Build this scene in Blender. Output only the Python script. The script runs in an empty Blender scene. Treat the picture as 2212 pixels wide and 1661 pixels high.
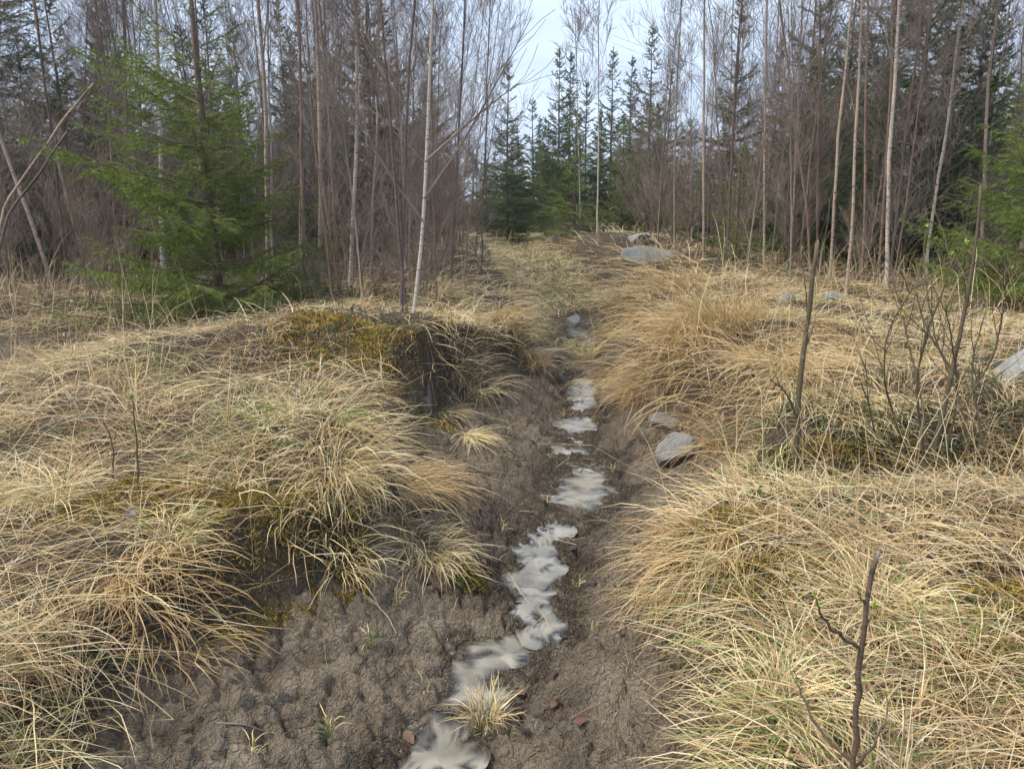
import bpy, math, random
import numpy as np
from mathutils import Vector, Matrix

# ------------------------------------------------------------------ camera, sky, sun, exposure
SC = bpy.context.scene
COL = SC.collection
PITCH = math.radians(13.5)
CAM = np.array([0.0, 0.0, 1.65])
cam_data = bpy.data.cameras.new('camera')
cam_data.sensor_width = 36.0
cam_data.lens = 27.05
cam_data.clip_end = 2000.0
cam = bpy.data.objects.new('camera', cam_data)
cam.location = CAM
cam.rotation_euler = (math.radians(90) - PITCH, 0, 0)
COL.objects.link(cam)
SC.camera = cam

SUN_EL, SUN_AZ = math.radians(56), math.radians(-105)      # azimuth from +Y towards +X
world = bpy.data.worlds.new('World')
SC.world = world
world.use_nodes = True
wn, wl = world.node_tree.nodes, world.node_tree.links
wn.clear()
w_out = wn.new('ShaderNodeOutputWorld')
w_bg = wn.new('ShaderNodeBackground')
w_bg.inputs['Strength'].default_value = 0.075
w_sky = wn.new('ShaderNodeTexSky')
w_sky.sky_type = 'NISHITA'
w_sky.sun_disc = False
w_sky.sun_elevation = SUN_EL
w_sky.sun_rotation = SUN_AZ
w_sky.air_density = 1.2
w_sky.dust_density = 2.0
w_tc = wn.new('ShaderNodeTexCoord')
w_map = wn.new('ShaderNodeMapping')
w_map.inputs['Scale'].default_value = (1.2, 1.2, 4.5)
w_map.inputs['Location'].default_value = (0.3, 0.0, 0.35)
w_noise = wn.new('ShaderNodeTexNoise')
w_noise.inputs['Scale'].default_value = 2.0
w_noise.inputs['Detail'].default_value = 5.0
w_noise.inputs['Roughness'].default_value = 0.5
w_ramp = wn.new('ShaderNodeValToRGB')
w_ramp.color_ramp.elements[0].position = 0.30
w_ramp.color_ramp.elements[0].color = (4.3, 5.6, 8.0, 1)
w_ramp.color_ramp.elements[1].position = 0.66
w_ramp.color_ramp.elements[1].color = (6.7, 7.9, 9.6, 1)
w_mix = wn.new('ShaderNodeMixRGB')
w_mix.inputs['Fac'].default_value = 0.86
wl.new(w_tc.outputs['Generated'], w_map.inputs['Vector'])
wl.new(w_map.outputs['Vector'], w_noise.inputs['Vector'])
wl.new(w_noise.outputs['Fac'], w_ramp.inputs['Fac'])
wl.new(w_sky.outputs['Color'], w_mix.inputs['Color1'])
wl.new(w_ramp.outputs['Color'], w_mix.inputs['Color2'])
wl.new(w_mix.outputs['Color'], w_bg.inputs['Color'])
wl.new(w_bg.outputs['Background'], w_out.inputs['Surface'])

sun_data = bpy.data.lights.new('sun', 'SUN')
sun_data.energy = 2.6
sun_data.angle = math.radians(22)
sun_data.color = (1.0, 0.93, 0.82)
sun = bpy.data.objects.new('sun', sun_data)
sd = Vector((math.sin(SUN_AZ) * math.cos(SUN_EL), math.cos(SUN_AZ) * math.cos(SUN_EL), math.sin(SUN_EL)))
sun.rotation_euler = sd.to_track_quat('Z', 'Y').to_euler()
COL.objects.link(sun)

SC.view_settings.view_transform = 'Standard'
SC.view_settings.look = 'None'
SC.view_settings.exposure = 1.0
SC.view_settings.gamma = 1.0
SC.render.engine = 'CYCLES'
SC.cycles.use_denoising = True
SC.cycles.max_bounces = 4
SC.cycles.diffuse_bounces = 2
SC.cycles.use_adaptive_sampling = True
SC.cycles.adaptive_threshold = 0.06
SC.cycles.transparent_max_bounces = 6

# ------------------------------------------------------------------ numpy helpers
rng = np.random.default_rng(11)
random.seed(5)
_T = np.random.default_rng(3).random((256, 256))


def vnoise(x, y, s, o=0):
    ca, sa = math.cos(0.6 + 1.3 * o), math.sin(0.6 + 1.3 * o)
    x0, y0 = np.asarray(x, float) / s, np.asarray(y, float) / s
    x = x0 * ca - y0 * sa + 37.3 * o + 4000.0
    y = x0 * sa + y0 * ca + 91.7 * o + 4000.0
    xi, yi = np.floor(x).astype(int), np.floor(y).astype(int)
    fx, fy = x - xi, y - yi
    fx, fy = fx * fx * (3 - 2 * fx), fy * fy * (3 - 2 * fy)
    a, b = _T[xi % 256, yi % 256], _T[(xi + 1) % 256, yi % 256]
    c, d = _T[xi % 256, (yi + 1) % 256], _T[(xi + 1) % 256, (yi + 1) % 256]
    return (a * (1 - fx) + b * fx) * (1 - fy) + (c * (1 - fx) + d * fx) * fy - 0.5


def fbm(x, y, s, octs=4, o=0, gain=0.5):
    r, a = 0, 1.0
    for k in range(octs):
        r = r + a * vnoise(x, y, s / 2.03 ** k, o + k)
        a *= gain
    return r


_WX = np.random.default_rng(8).random((256, 256))
_WY = np.random.default_rng(9).random((256, 256))


def worley(x, y, s, o=0):
    x = np.asarray(x, float) / s + 500.0 + 13.1 * o
    y = np.asarray(y, float) / s + 500.0 + 7.7 * o
    xi, yi = np.floor(x).astype(int), np.floor(y).astype(int)
    f1 = np.full(x.shape, 9.0)
    f2 = np.full(x.shape, 9.0)
    for i in (-1, 0, 1):
        for j in (-1, 0, 1):
            px = xi + i + _WX[(xi + i) % 256, (yi + j) % 256]
            py = yi + j + _WY[(xi + i) % 256, (yi + j) % 256]
            d = np.hypot(px - x, py - y)
            f2 = np.minimum(f2, np.maximum(f1, d))
            f1 = np.minimum(f1, d)
    return f1, f2


def sstep(a, b, x):
    t = np.clip((np.asarray(x, float) - a) / (b - a), 0, 1)
    return t * t * (3 - 2 * t)


def norm(v):
    return v / np.maximum(np.linalg.norm(v, axis=-1, keepdims=True), 1e-9)


# ------------------------------------------------------------------ the lie of the land
_ys = np.arange(-20, 80, 0.05)


def curve(pts, smooth=9):
    p = np.array(pts, float)
    v = np.interp(_ys, p[:, 0], p[:, 1])
    k = np.hanning(smooth + 2)[1:-1]
    v2 = np.convolve(np.pad(v, smooth, mode='edge'), k / k.sum(), 'same')[smooth:-smooth]
    return lambda y: np.interp(y, _ys, v2)


xc_f = curve([(-20, -0.5), (0, -0.35), (1.9, -0.22), (2.3, -0.1), (2.8, 0.12), (3.5, 0.14), (4.6, 0.42), (5.8, 0.54), (6.9, 0.70),
              (9.6, 0.80), (12, 0.75), (15, 0.58), (20, 0.2), (25, -0.1), (80, -0.4)])
rl_f = curve([(-20, -1.3), (1.4, -1.2), (1.9, -1.13), (2.3, -1.02), (2.6, -0.88), (2.85, -0.5), (3.1, -0.34), (3.4, -0.42), (3.8, -0.62),
              (4.4, -0.70), (5.0, -0.52), (5.6, -0.2), (6.3, 0.08), (7.2, 0.25), (9, 0.3), (12, 0.2), (15, -0.1), (20, -0.5), (25, -0.9), (80, -1.2)], 7)
rr_f = curve([(-20, 0.5), (1.9, 0.58), (2.4, 0.58), (2.75, 0.56), (3.1, 0.8), (3.5, 1.05), (4.0, 1.28), (4.6, 1.2), (5.2, 1.0), (6, 0.95), (7, 1.0),
              (9.6, 1.2), (12, 1.2), (15, 1.15), (20, 0.9), (25, 0.7), (80, 0.5)], 7)
fl_f = curve([(-20, 0), (7, 0), (8, 0.04), (9.6, 0.05), (12, 0.14), (16, 0.27), (24, 0.46), (30, 0.55), (80, 0.7)], 25)
bl_f = curve([(-20, 0.42), (2.2, 0.42), (3.2, 0.46), (5, 0.53), (8, 0.60), (16, 0.62), (30, 0.68), (80, 0.8)], 25)
br_f = curve([(-20, 0.40), (2.6, 0.40), (4, 0.50), (6, 0.64), (9, 0.66), (16, 0.66), (30, 0.7), (80, 0.8)], 25)

MOUNDS = [  # x, y, rx, ry, h
    (-1.0, 5.2, 0.8, 0.6, 0.10), (-0.55, 5.75, 0.45, 0.5, 0.16), (-2.0, 5.0, 0.7, 0.55, 0.26), (-2.5, 6.4, 1.2, 0.8, 0.12),
    (2.2, 4.6, 1.0, 0.6, 0.06), (1.9, 6.8, 0.9, 1.4, 0.14), (1.65, 5.6, 0.5, 0.5, 0.12),
    (-0.75, 3.25, 0.35, 0.3, 0.12), (-0.95, 2.55, 0.2, 0.22, 0.08), (0.95, 2.45, 0.28, 0.25, 0.07), (2.6, 10.5, 1.6, 1.5, 0.2),
    (1.6, 21, 1.8, 1.4, 0.38), (-1.5, 17, 1.2, 2.4, 0.36), (2.0, 15.5, 1.1, 1.8, 0.36), (-1.0, 12.5, 0.7, 1.6, 0.2), (-2.2, 23, 1.5, 1.5, 0.3), (-3.75, 5.7, 0.9, 0.5, -0.08),
    (1.35, 3.2, 0.35, 0.2, -0.10), (2.1, 3.28, 0.85, 0.26, -0.22), (1.5, 11.5, 0.8, 1.2, 0.15), (-1.4, 3.7, 0.8, 0.5, 0.06)]

HUMMOCKS = [(1.85, 4.15, 0.78, 0.55, 0.20), (2.9, 4.1, 0.7, 0.6, 0.16), (-0.98, 5.25, 0.62, 0.45, 0.16)]

PUDDLES = [  # x, y, rx, ry, level
    (-0.235, 2.03, 0.1, 0.15, -0.0110), (-0.13, 2.38, 0.11, 0.11, -0.0190), (0.135, 2.8, 0.075, 0.13, -0.0090), (-0.02, 2.6, 0.17, 0.12, -0.0210),
    (0.11, 3.4, 0.1, 0.19, -0.0120), (0.04, 3.17, 0.12, 0.14, -0.0140), (0.05, 2.97, 0.12, 0.09, -0.0200), (0.22, 3.75, 0.08, 0.14, -0.0180), (0.41, 4.18, 0.208, 0.165, -0.0090), (0.4, 4.42, 0.143, 0.154, -0.0130),
    (0.45, 4.66, 0.169, 0.132, -0.0120), (0.36, 4.98, 0.156, 0.121, -0.0105), (0.47, 5.24, 0.104, 0.132, -0.0135), (0.54, 5.52, 0.169, 0.209, -0.0110), (0.6, 5.78, 0.143, 0.154, -0.0095), (0.5, 6.08, 0.156, 0.165, -0.0100),
    (0.56, 6.42, 0.117, 0.165, -0.0115), (0.64, 6.75, 0.247, 0.165, -0.0080), (0.62, 7.15, 0.169, 0.165, -0.0090), (0.85, 9.55, 0.3, 0.65, 0.0440), (0.42, 8.55, 0.15, 0.2, 0.0250)]


def lateral(x, y):
    xc, rl, rr = xc_f(y), rl_f(y), rr_f(y)
    wob = 0.16 * fbm(x, y, 0.45, 3, 5) * np.clip(1 - np.abs(y - 4) / 30, 0.2, 1)
    dr, dl = x - rr - 0.06 + wob, rl - 0.10 - x + wob
    tr = (x - xc) / np.maximum(rr - xc, 0.15)
    tl = (xc - x) / np.maximum(xc - rl, 0.15)
    right = x > xc
    return np.where(right, dr, dl), np.where(right, tr, tl), right


def macro(x, y):
    """ground height without the fine clods"""
    x, y = np.asarray(x, float), np.asarray(y, float)
    d, t, right = lateral(x, y)
    B = np.where(right, br_f(y), bl_f(y))
    fl = fl_f(y)
    far = sstep(7, 10, y)
    mudrise = 0.19 * sstep(0.10, 1.0, t) ** 0.9 * (1 - 0.5 * far)
    wid = 0.12 + 0.26 * far + 0.24 * sstep(4.5, 7, y) * right
    step = sstep(-0.05, wid, d)
    z = fl + mudrise + (B - fl - mudrise) * step
    z = z + step * (0.20 * fbm(x, y, 1.4, 3, 1) + 0.09 * fbm(x, y, 0.42, 2, 9)) * np.clip(np.abs(d) * 2.5, 0.25, 1)
    for mx, my, rx, ry, h in MOUNDS:
        r2 = ((x - mx) / rx) ** 2 + ((y - my) / ry) ** 2
        z = z + h * np.exp(-r2 * 1.1) * (np.maximum(step, 0.05))
    for mx, my, rx, ry, h in HUMMOCKS:                        # steep sided, undercut looking
        r2 = ((x - mx + 0.12 * vnoise(x, y, 0.3, 6)) / rx) ** 2 + ((y - my + 0.12 * vnoise(x, y, 0.3, 7)) / ry) ** 2
        z = z + h * np.exp(-r2 ** 3) * (np.maximum(step, 0.05))
    return z


def mudmask(x, y):
    d, t, right = lateral(x, y)
    m = 1 - sstep(-0.06, 0.06, d + 0.10 * fbm(x, y, 0.2, 2, 31))
    return m * (1 - sstep(7.2, 8.6, y))


def basin(x, y):
    b = np.zeros(np.shape(x))
    x, y = x + 0.16 * vnoise(x, y, 0.11, 23) + 0.07 * vnoise(x, y, 0.045, 24), y + 0.16 * vnoise(x, y, 0.11, 25) + 0.07 * vnoise(x, y, 0.045, 26)
    for px, py, rx, ry, lv in PUDDLES:
        r2 = ((x - px) / rx) ** 2 + ((y - py) / ry) ** 2
        b = np.maximum(b, np.exp(-r2 * 0.9))
    return b


def fine(x, y):
    """ground height with clods, cracks and puddle basins"""
    z = macro(x, y)
    m = mudmask(x, y)
    b = basin(x, y)
    wx, wy = x + 0.045 * vnoise(x, y, 0.05, 3) + 0.02 * vnoise(x, y, 0.02, 13), y + 0.045 * vnoise(x, y, 0.05, 4) + 0.02 * vnoise(x, y, 0.02, 14)
    f1, f2 = worley(wx, wy, 0.115, 1)
    g1, g2 = worley(wx, wy, 0.047, 2)
    amt = np.clip(0.5 + 1.6 * fbm(x, y, 0.6, 2, 61), 0.05, 1)           # cracked here, crumbly there
    clod = amt * (0.026 * (sstep(0.0, 0.22, f2 - f1) - 1)) + (1.2 - amt) * 0.95 * (0.020 * (sstep(0, 0.3, g2 - g1) - 1) + 0.016 * (0.6 - g1))
    crumb = (0.008 + 0.05 * np.clip(fbm(x, y, 0.4, 2, 66) + 0.1, 0, 1)) * np.abs(fbm(x, y, 0.05, 3, 71, 0.6)) * 2
    rough = 0.085 * fbm(x, y, 0.23, 4, 40, 0.55) + crumb
    near_water = np.clip(b * 1.2, 0, 1)
    z = z + m * (1.35 * clod * (1 - 0.3 * near_water) + rough * (1 - 0.25 * near_water) - 0.056 * b ** 1.5)
    z = z - (1 - m) * 0.036 * b * (y > 8)
    z = z + (1 - m) * 0.03 * fbm(x, y, 0.13, 3, 44)
    return z


FR, CU, CV = 1662.5, 1106.0, 830.5


def ray(u, v):
    cx, cy = (u - CU) / FR, (CV - v) / FR
    cp, sp = math.cos(PITCH), math.sin(PITCH)
    return np.array([cx, cp + cy * sp, -sp + cy * cp])


def ground_at(u, v):
    d = ray(u, v)
    t = np.concatenate([np.arange(1.2, 12, 0.01), np.arange(12, 70, 0.05)])
    p = CAM + t[:, None] * d
    below = p[:, 2] < macro(p[:, 0], p[:, 1])
    i = int(np.argmax(below)) if below.any() else len(t) - 1
    return p[i]


def on_plane(u, v, y):
    d = ray(u, v)
    return CAM + d * (y / d[1])


# ------------------------------------------------------------------ mesh building
class MB:
    def __init__(self):
        self.v, self.f4, self.f3, self.c, self.m4, self.m3, self.n = [], [], [], [], [], [], 0

    def add(self, v, f4=None, f3=None, col=None, mi=0):
        v = np.asarray(v, float).reshape(-1, 3)
        if f4 is not None and len(f4):
            f4 = np.asarray(f4, int).reshape(-1, 4)
            self.f4.append(f4 + self.n)
            self.m4.append(np.full(len(f4), mi))
        if f3 is not None and len(f3):
            f3 = np.asarray(f3, int).reshape(-1, 3)
            self.f3.append(f3 + self.n)
            self.m3.append(np.full(len(f3), mi))
        if col is None:
            col = np.zeros((len(v), 3))
        self.c.append(np.broadcast_to(np.asarray(col, float), (len(v), 3)))
        self.v.append(v)
        self.n += len(v)

    def tubes(self, P, R, sides=5, cap=True, col=None, mi=0):
        """M tubes of N points at once; P (M,N,3), R (M,N), col (M,3) or (3)"""
        P = np.asarray(P, float)
        R = np.asarray(R, float)
        if P.ndim == 2:
            P, R = P[None], R[None]
        M, N = P.shape[:2]
        T = np.empty_like(P)
        T[:, 1:-1] = P[:, 2:] - P[:, :-2]
        T[:, 0] = P[:, 1] - P[:, 0]
        T[:, -1] = P[:, -1] - P[:, -2]
        T = norm(T)
        mean = norm(T.mean(1))
        ref = np.where(np.abs(mean[:, 2:3]) > 0.8, np.array([[1.0, 0, 0]]), np.array([[0, 0, 1.0]]))
        A = norm(np.cross(T, ref[:, None, :]))
        B = np.cross(T, A)
        a = np.arange(sides) * 2 * np.pi / sides
        V = P[:, :, None, :] + R[:, :, None, None] * (np.cos(a)[None, None, :, None] * A[:, :, None, :] + np.sin(a)[None, None, :, None] * B[:, :, None, :])
        idx = np.arange(M * N * sides).reshape(M, N, sides)
        q = np.stack([idx[:, :-1, :], np.roll(idx, -1, 2)[:, :-1, :], np.roll(idx, -1, 2)[:, 1:, :], idx[:, 1:, :]], -1).reshape(-1, 4)
        if col is not None:
            col = np.repeat(np.broadcast_to(np.asarray(col, float).reshape(-1, 3), (M, 3)), N * sides, 0)
        base = self.n
        self.add(V.reshape(-1, 3), q, None, col, mi)
        if cap:
            e = idx[:, -1, :]
            tri = np.stack([np.repeat(e[:, :1], sides - 2, 1), e[:, 1:-1], e[:, 2:]], -1).reshape(-1, 3)
            self.f3.append(tri + base)
            self.m3.append(np.full(len(tri), mi))

    def ribbons(self, P, W, S, col=None, mi=0):
        """M ribbons of N points; W (M,N) half widths, S (M,N,3) or (M,3) side vectors"""
        M, N = P.shape[:2]
        if S.ndim == 2:
            S = np.broadcast_to(S[:, None, :], P.shape)
        V = np.stack([P - S * W[:, :, None], P + S * W[:, :, None]], 2)
        idx = np.arange(M * N * 2).reshape(M, N, 2)
        q = np.stack([idx[:, :-1, 0], idx[:, :-1, 1], idx[:, 1:, 1], idx[:, 1:, 0]], -1).reshape(-1, 4)
        if col is not None:
            col = np.asarray(col, float)
            if col.ndim == 2:
                col = np.repeat(col, N * 2, 0)
            else:
                col = np.repeat(col.reshape(-1, 3), 2, 0)
        self.add(V.reshape(-1, 3), q, None, col, mi)

    def mesh(self, name, mats, smooth=False, color=False):
        me = bpy.data.meshes.new(name)
        V = np.concatenate(self.v).astype(np.float32)
        f4 = np.concatenate(self.f4) if self.f4 else np.zeros((0, 4), int)
        f3 = np.concatenate(self.f3) if self.f3 else np.zeros((0, 3), int)
        n4, n3 = len(f4), len(f3)
        me.vertices.add(len(V))
        me.vertices.foreach_set('co', V.ravel())
        me.loops.add(n4 * 4 + n3 * 3)
        me.loops.foreach_set('vertex_index', np.concatenate([f4.ravel(), f3.ravel()]).astype(np.int32))
        me.polygons.add(n4 + n3)
        ls = np.concatenate([np.arange(n4) * 4, n4 * 4 + np.arange(n3) * 3]).astype(np.int32)
        me.polygons.foreach_set('loop_start', ls)
        if not isinstance(mats, (list, tuple)):
            mats = [mats]
        for m in mats:
            me.materials.append(m)
        if len(mats) > 1:
            mi = np.concatenate((self.m4 or [np.zeros(0)]) + (self.m3 or [np.zeros(0)])).astype(np.int32)
            me.polygons.foreach_set('material_index', mi)
        me.update(calc_edges=True)
        me.polygons.foreach_set('use_smooth', np.full(n4 + n3, smooth))
        if color:
            C = np.concatenate(self.c)
            at = me.color_attributes.new('tint', 'FLOAT_COLOR', 'POINT')
            at.data.foreach_set('color', np.concatenate([C, np.ones((len(C), 1))], 1).astype(np.float32).ravel())
        return me

    def build(self, name, mats, parent=None, smooth=False, color=False, origin=None):
        if origin is not None:
            o3 = np.asarray(origin, float)
            self.v = [a - o3 for a in self.v]
        o = bpy.data.objects.new(name, self.mesh(name, mats, smooth, color))
        COL.objects.link(o)
        if parent is not None:
            o.parent = parent
        elif origin is not None:
            o.location = origin
        return o


def tag(o, label=None, cat=None, group=None, kind=None):
    if label:
        o['label'] = label
    if cat:
        o['category'] = cat
    if group:
        o['group'] = group
    if kind:
        o['kind'] = kind
    return o


def empty(name, loc, label, cat, group=None):
    o = bpy.data.objects.new(name, None)
    o.location = loc
    o.empty_display_size = 0.1
    COL.objects.link(o)
    return tag(o, label, cat, group)


def copy_tree(o, parent=None):
    c = o.copy()
    COL.objects.link(c)
    if parent is not None:
        c.parent = parent
    for ch in list(o.children):
        copy_tree(ch, c)
    return c


# ------------------------------------------------------------------ materials
def new_mat(name):
    m = bpy.data.materials.new(name)
    m.use_nodes = True
    nt = m.node_tree
    b = nt.nodes['Principled BSDF']
    return m, nt, b


def noise_node(nt, scale, detail=4, rough=0.55, coord='Object', stretch=None):
    tc = nt.nodes.new('ShaderNodeTexCoord')
    n = nt.nodes.new('ShaderNodeTexNoise')
    n.inputs['Scale'].default_value = scale
    n.inputs['Detail'].default_value = detail
    n.inputs['Roughness'].default_value = rough
    if stretch:
        mp = nt.nodes.new('ShaderNodeMapping')
        mp.inputs['Scale'].default_value = stretch
        nt.links.new(tc.outputs[coord], mp.inputs['Vector'])
        nt.links.new(mp.outputs['Vector'], n.inputs['Vector'])
    else:
        nt.links.new(tc.outputs[coord], n.inputs['Vector'])
    return n


def ramp(nt, src, stops):
    r = nt.nodes.new('ShaderNodeValToRGB')
    e = r.color_ramp.elements
    while len(e) < len(stops):
        e.new(0.5)
    for k, (p, c) in enumerate(stops):
        e[k].position = p
        e[k].color = (*c, 1)
    nt.links.new(src, r.inputs['Fac'])
    return r


def mixc(nt, fac, a, b, mode='MIX'):
    m = nt.nodes.new('ShaderNodeMixRGB')
    m.blend_type = mode
    for s, i in ((fac, 'Fac'), (a, 'Color1'), (b, 'Color2')):
        if isinstance(s, (int, float)):
            m.inputs[i].default_value = s
        elif isinstance(s, tuple):
            m.inputs[i].default_value = (*s, 1)
        else:
            nt.links.new(s, m.inputs[i])
    return m.outputs['Color']


def bump(nt, b, src, strength, dist):
    n = nt.nodes.new('ShaderNodeBump')
    n.inputs['Strength'].default_value = strength
    n.inputs['Distance'].default_value = dist
    nt.links.new(src, n.inputs['Height'])
    nt.links.new(n.outputs['Normal'], b.inputs['Normal'])
    return n


def tint_mat(name, rough=0.6, trans=0.0, spec=0.3):
    """blades and leaves: colour from the per-piece 'tint' attribute, some light through them"""
    m, nt, b = new_mat(name)
    at = nt.nodes.new('ShaderNodeVertexColor')
    at.layer_name = 'tint'
    n = noise_node(nt, 60, 2)
    c = mixc(nt, 0.35, at.outputs['Color'], ramp(nt, n.outputs['Fac'], [(0.3, (0.72, 0.68, 0.62)), (0.7, (1.15, 1.15, 1.15))]).outputs['Color'], 'MULTIPLY')
    nt.links.new(c, b.inputs['Base Color'])
    b.inputs['Roughness'].default_value = rough
    b.inputs['Specular IOR Level'].default_value = spec
    if trans > 0:
        t = nt.nodes.new('ShaderNodeBsdfTranslucent')
        nt.links.new(c, t.inputs['Color'])
        mx = nt.nodes.new('ShaderNodeMixShader')
        mx.inputs[0].default_value = trans
        nt.links.new(b.outputs[0], mx.inputs[1])
        nt.links.new(t.outputs[0], mx.inputs[2])
        nt.links.new(mx.outputs[0], nt.nodes['Material Output'].inputs['Surface'])
    return m


def ground_mat():
    m, nt, b = new_mat('soil')
    at = nt.nodes.new('ShaderNodeVertexColor')
    at.layer_name = 'tint'
    sep = nt.nodes.new('ShaderNodeSeparateColor')
    nt.links.new(at.outputs['Color'], sep.inputs['Color'])
    n1 = noise_node(nt, 5, 6, 0.6)
    n2 = noise_node(nt, 55, 6, 0.7)
    n3 = noise_node(nt, 240, 4, 0.7)
    dry = ramp(nt, n1.outputs['Fac'], [(0.32, (0.165, 0.128, 0.090)), (0.5, (0.28, 0.222, 0.157)), (0.68, (0.40, 0.328, 0.243))]).outputs['Color']
    dry = mixc(nt, 0.6, dry, ramp(nt, n2.outputs['Fac'], [(0.32, (0.58, 0.55, 0.52)), (0.62, (1.15, 1.12, 1.08))]).outputs['Color'], 'MULTIPLY')
    wet = ramp(nt, n2.outputs['Fac'], [(0.3, (0.045, 0.034, 0.024)), (0.52, (0.10, 0.076, 0.053)), (0.72, (0.20, 0.157, 0.11))]).outputs['Color']
    n4 = noise_node(nt, 22, 5, 0.65)
    siltk = nt.nodes.new('ShaderNodeMath')
    siltk.operation = 'MULTIPLY'
    nt.links.new(sep.outputs['Blue'], siltk.inputs[0])
    nt.links.new(ramp(nt, n4.outputs['Fac'], [(0.42, (0, 0, 0)), (0.60, (1, 1, 1))]).outputs['Color'], siltk.inputs[1])
    wet = mixc(nt, siltk.outputs[0], wet, (0.33, 0.275, 0.195))
    mud = mixc(nt, sep.outputs['Green'], dry, wet)
    lit = ramp(nt, n2.outputs['Fac'], [(0.3, (0.035, 0.026, 0.02)), (0.5, (0.10, 0.07, 0.045)), (0.7, (0.21, 0.15, 0.085))]).outputs['Color']
    lit = mixc(nt, ramp(nt, n1.outputs['Fac'], [(0.4, (0, 0, 0)), (0.65, (1, 1, 1))]).outputs['Color'], lit, mixc(nt, 0.5, lit, (0.07, 0.062, 0.03)))
    c = mixc(nt, sep.outputs['Red'], lit, mud)
    nt.links.new(c, b.inputs['Base Color'])
    rr = nt.nodes.new('ShaderNodeMapRange')
    rr.inputs['To Min'].default_value = 0.9
    rr.inputs['To Max'].default_value = 0.14
    nt.links.new(sep.outputs['Green'], rr.inputs['Value'])
    nt.links.new(rr.outputs['Result'], b.inputs['Roughness'])
    b.inputs['Specular IOR Level'].default_value = 0.4
    ad = nt.nodes.new('ShaderNodeMath')
    ad.operation = 'MULTIPLY_ADD'
    ad.inputs[1].default_value = 0.45
    nt.links.new(n3.outputs['Fac'], ad.inputs[0])
    nt.links.new(n2.outputs['Fac'], ad.inputs[2])
    vt = nt.nodes.new('ShaderNodeTexVoronoi')
    vt.feature = 'DISTANCE_TO_EDGE'
    vt.inputs['Scale'].default_value = 42
    tc = nt.nodes.new('ShaderNodeTexCoord')
    nd = noise_node(nt, 30, 3)
    vm = nt.nodes.new('ShaderNodeVectorMath')
    vm.operation = 'MULTIPLY_ADD'
    vm.inputs[1].default_value = (0.05, 0.05, 0.05)
    nt.links.new(nd.outputs['Color'], vm.inputs[0])
    nt.links.new(tc.outputs['Object'], vm.inputs[2])
    nt.links.new(vm.outputs[0], vt.inputs['Vector'])
    sm = nt.nodes.new('ShaderNodeMapRange')
    sm.inputs['From Max'].default_value = 0.22
    nt.links.new(vt.outputs['Distance'], sm.inputs['Value'])
    ad2 = nt.nodes.new('ShaderNodeMath')
    ad2.operation = 'MULTIPLY_ADD'
    ad2.inputs[1].default_value = 0.55
    nt.links.new(sm.outputs[0], ad2.inputs[0])
    nt.links.new(ad.outputs[0], ad2.inputs[2])
    bump(nt, b, ad2.outputs[0], 1.0, 0.028)
    return m


def water_mat():
    """silty water: clear over the shallows, milky where it is deep, mirror-like on top"""
    m, nt, b = new_mat('silty_water')
    at = nt.nodes.new('ShaderNodeVertexColor')
    at.layer_name = 'tint'
    sep = nt.nodes.new('ShaderNodeSeparateColor')
    nt.links.new(at.outputs['Color'], sep.inputs['Color'])
    n = noise_node(nt, 5, 2)
    c = ramp(nt, n.outputs['Fac'], [(0.30, (0.21, 0.19, 0.145)), (0.68, (0.36, 0.33, 0.26))]).outputs['Color']
    n3 = noise_node(nt, 9, 3, 0.5)
    k = nt.nodes.new('ShaderNodeMath')
    k.operation = 'MULTIPLY'
    nt.links.new(sep.outputs['Red'], k.inputs[0])
    nt.links.new(ramp(nt, n3.outputs['Fac'], [(0.32, (0.6, 0.6, 0.6)), (0.65, (0.9, 0.9, 0.9))]).outputs['Color'], k.inputs[1])
    dif = nt.nodes.new('ShaderNodeBsdfDiffuse')
    nt.links.new(c, dif.inputs['Color'])
    tr = nt.nodes.new('ShaderNodeBsdfTransparent')
    tr.inputs['Color'].default_value = (0.80, 0.72, 0.60, 1)
    body = nt.nodes.new('ShaderNodeMixShader')
    nt.links.new(k.outputs[0], body.inputs[0])
    nt.links.new(tr.outputs[0], body.inputs[1])
    nt.links.new(dif.outputs[0], body.inputs[2])
    gl = nt.nodes.new('ShaderNodeBsdfGlossy')
    gl.inputs['Roughness'].default_value = 0.03
    fr = nt.nodes.new('ShaderNodeFresnel')
    fr.inputs['IOR'].default_value = 1.75
    bp_ = nt.nodes.new('ShaderNodeBump')
    bp_.inputs['Strength'].default_value = 0.03
    bp_.inputs['Distance'].default_value = 0.01
    n2 = noise_node(nt, 45, 2)
    nt.links.new(n2.outputs['Fac'], bp_.inputs['Height'])
    for q in (gl, fr):
        nt.links.new(bp_.outputs['Normal'], q.inputs['Normal'])
    mx = nt.nodes.new('ShaderNodeMixShader')
    nt.links.new(fr.outputs[0], mx.inputs[0])
    nt.links.new(body.outputs[0], mx.inputs[1])
    nt.links.new(gl.outputs[0], mx.inputs[2])
    nt.links.new(mx.outputs[0], nt.nodes['Material Output'].inputs['Surface'])
    nt.nodes.remove(b)
    return m


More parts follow.
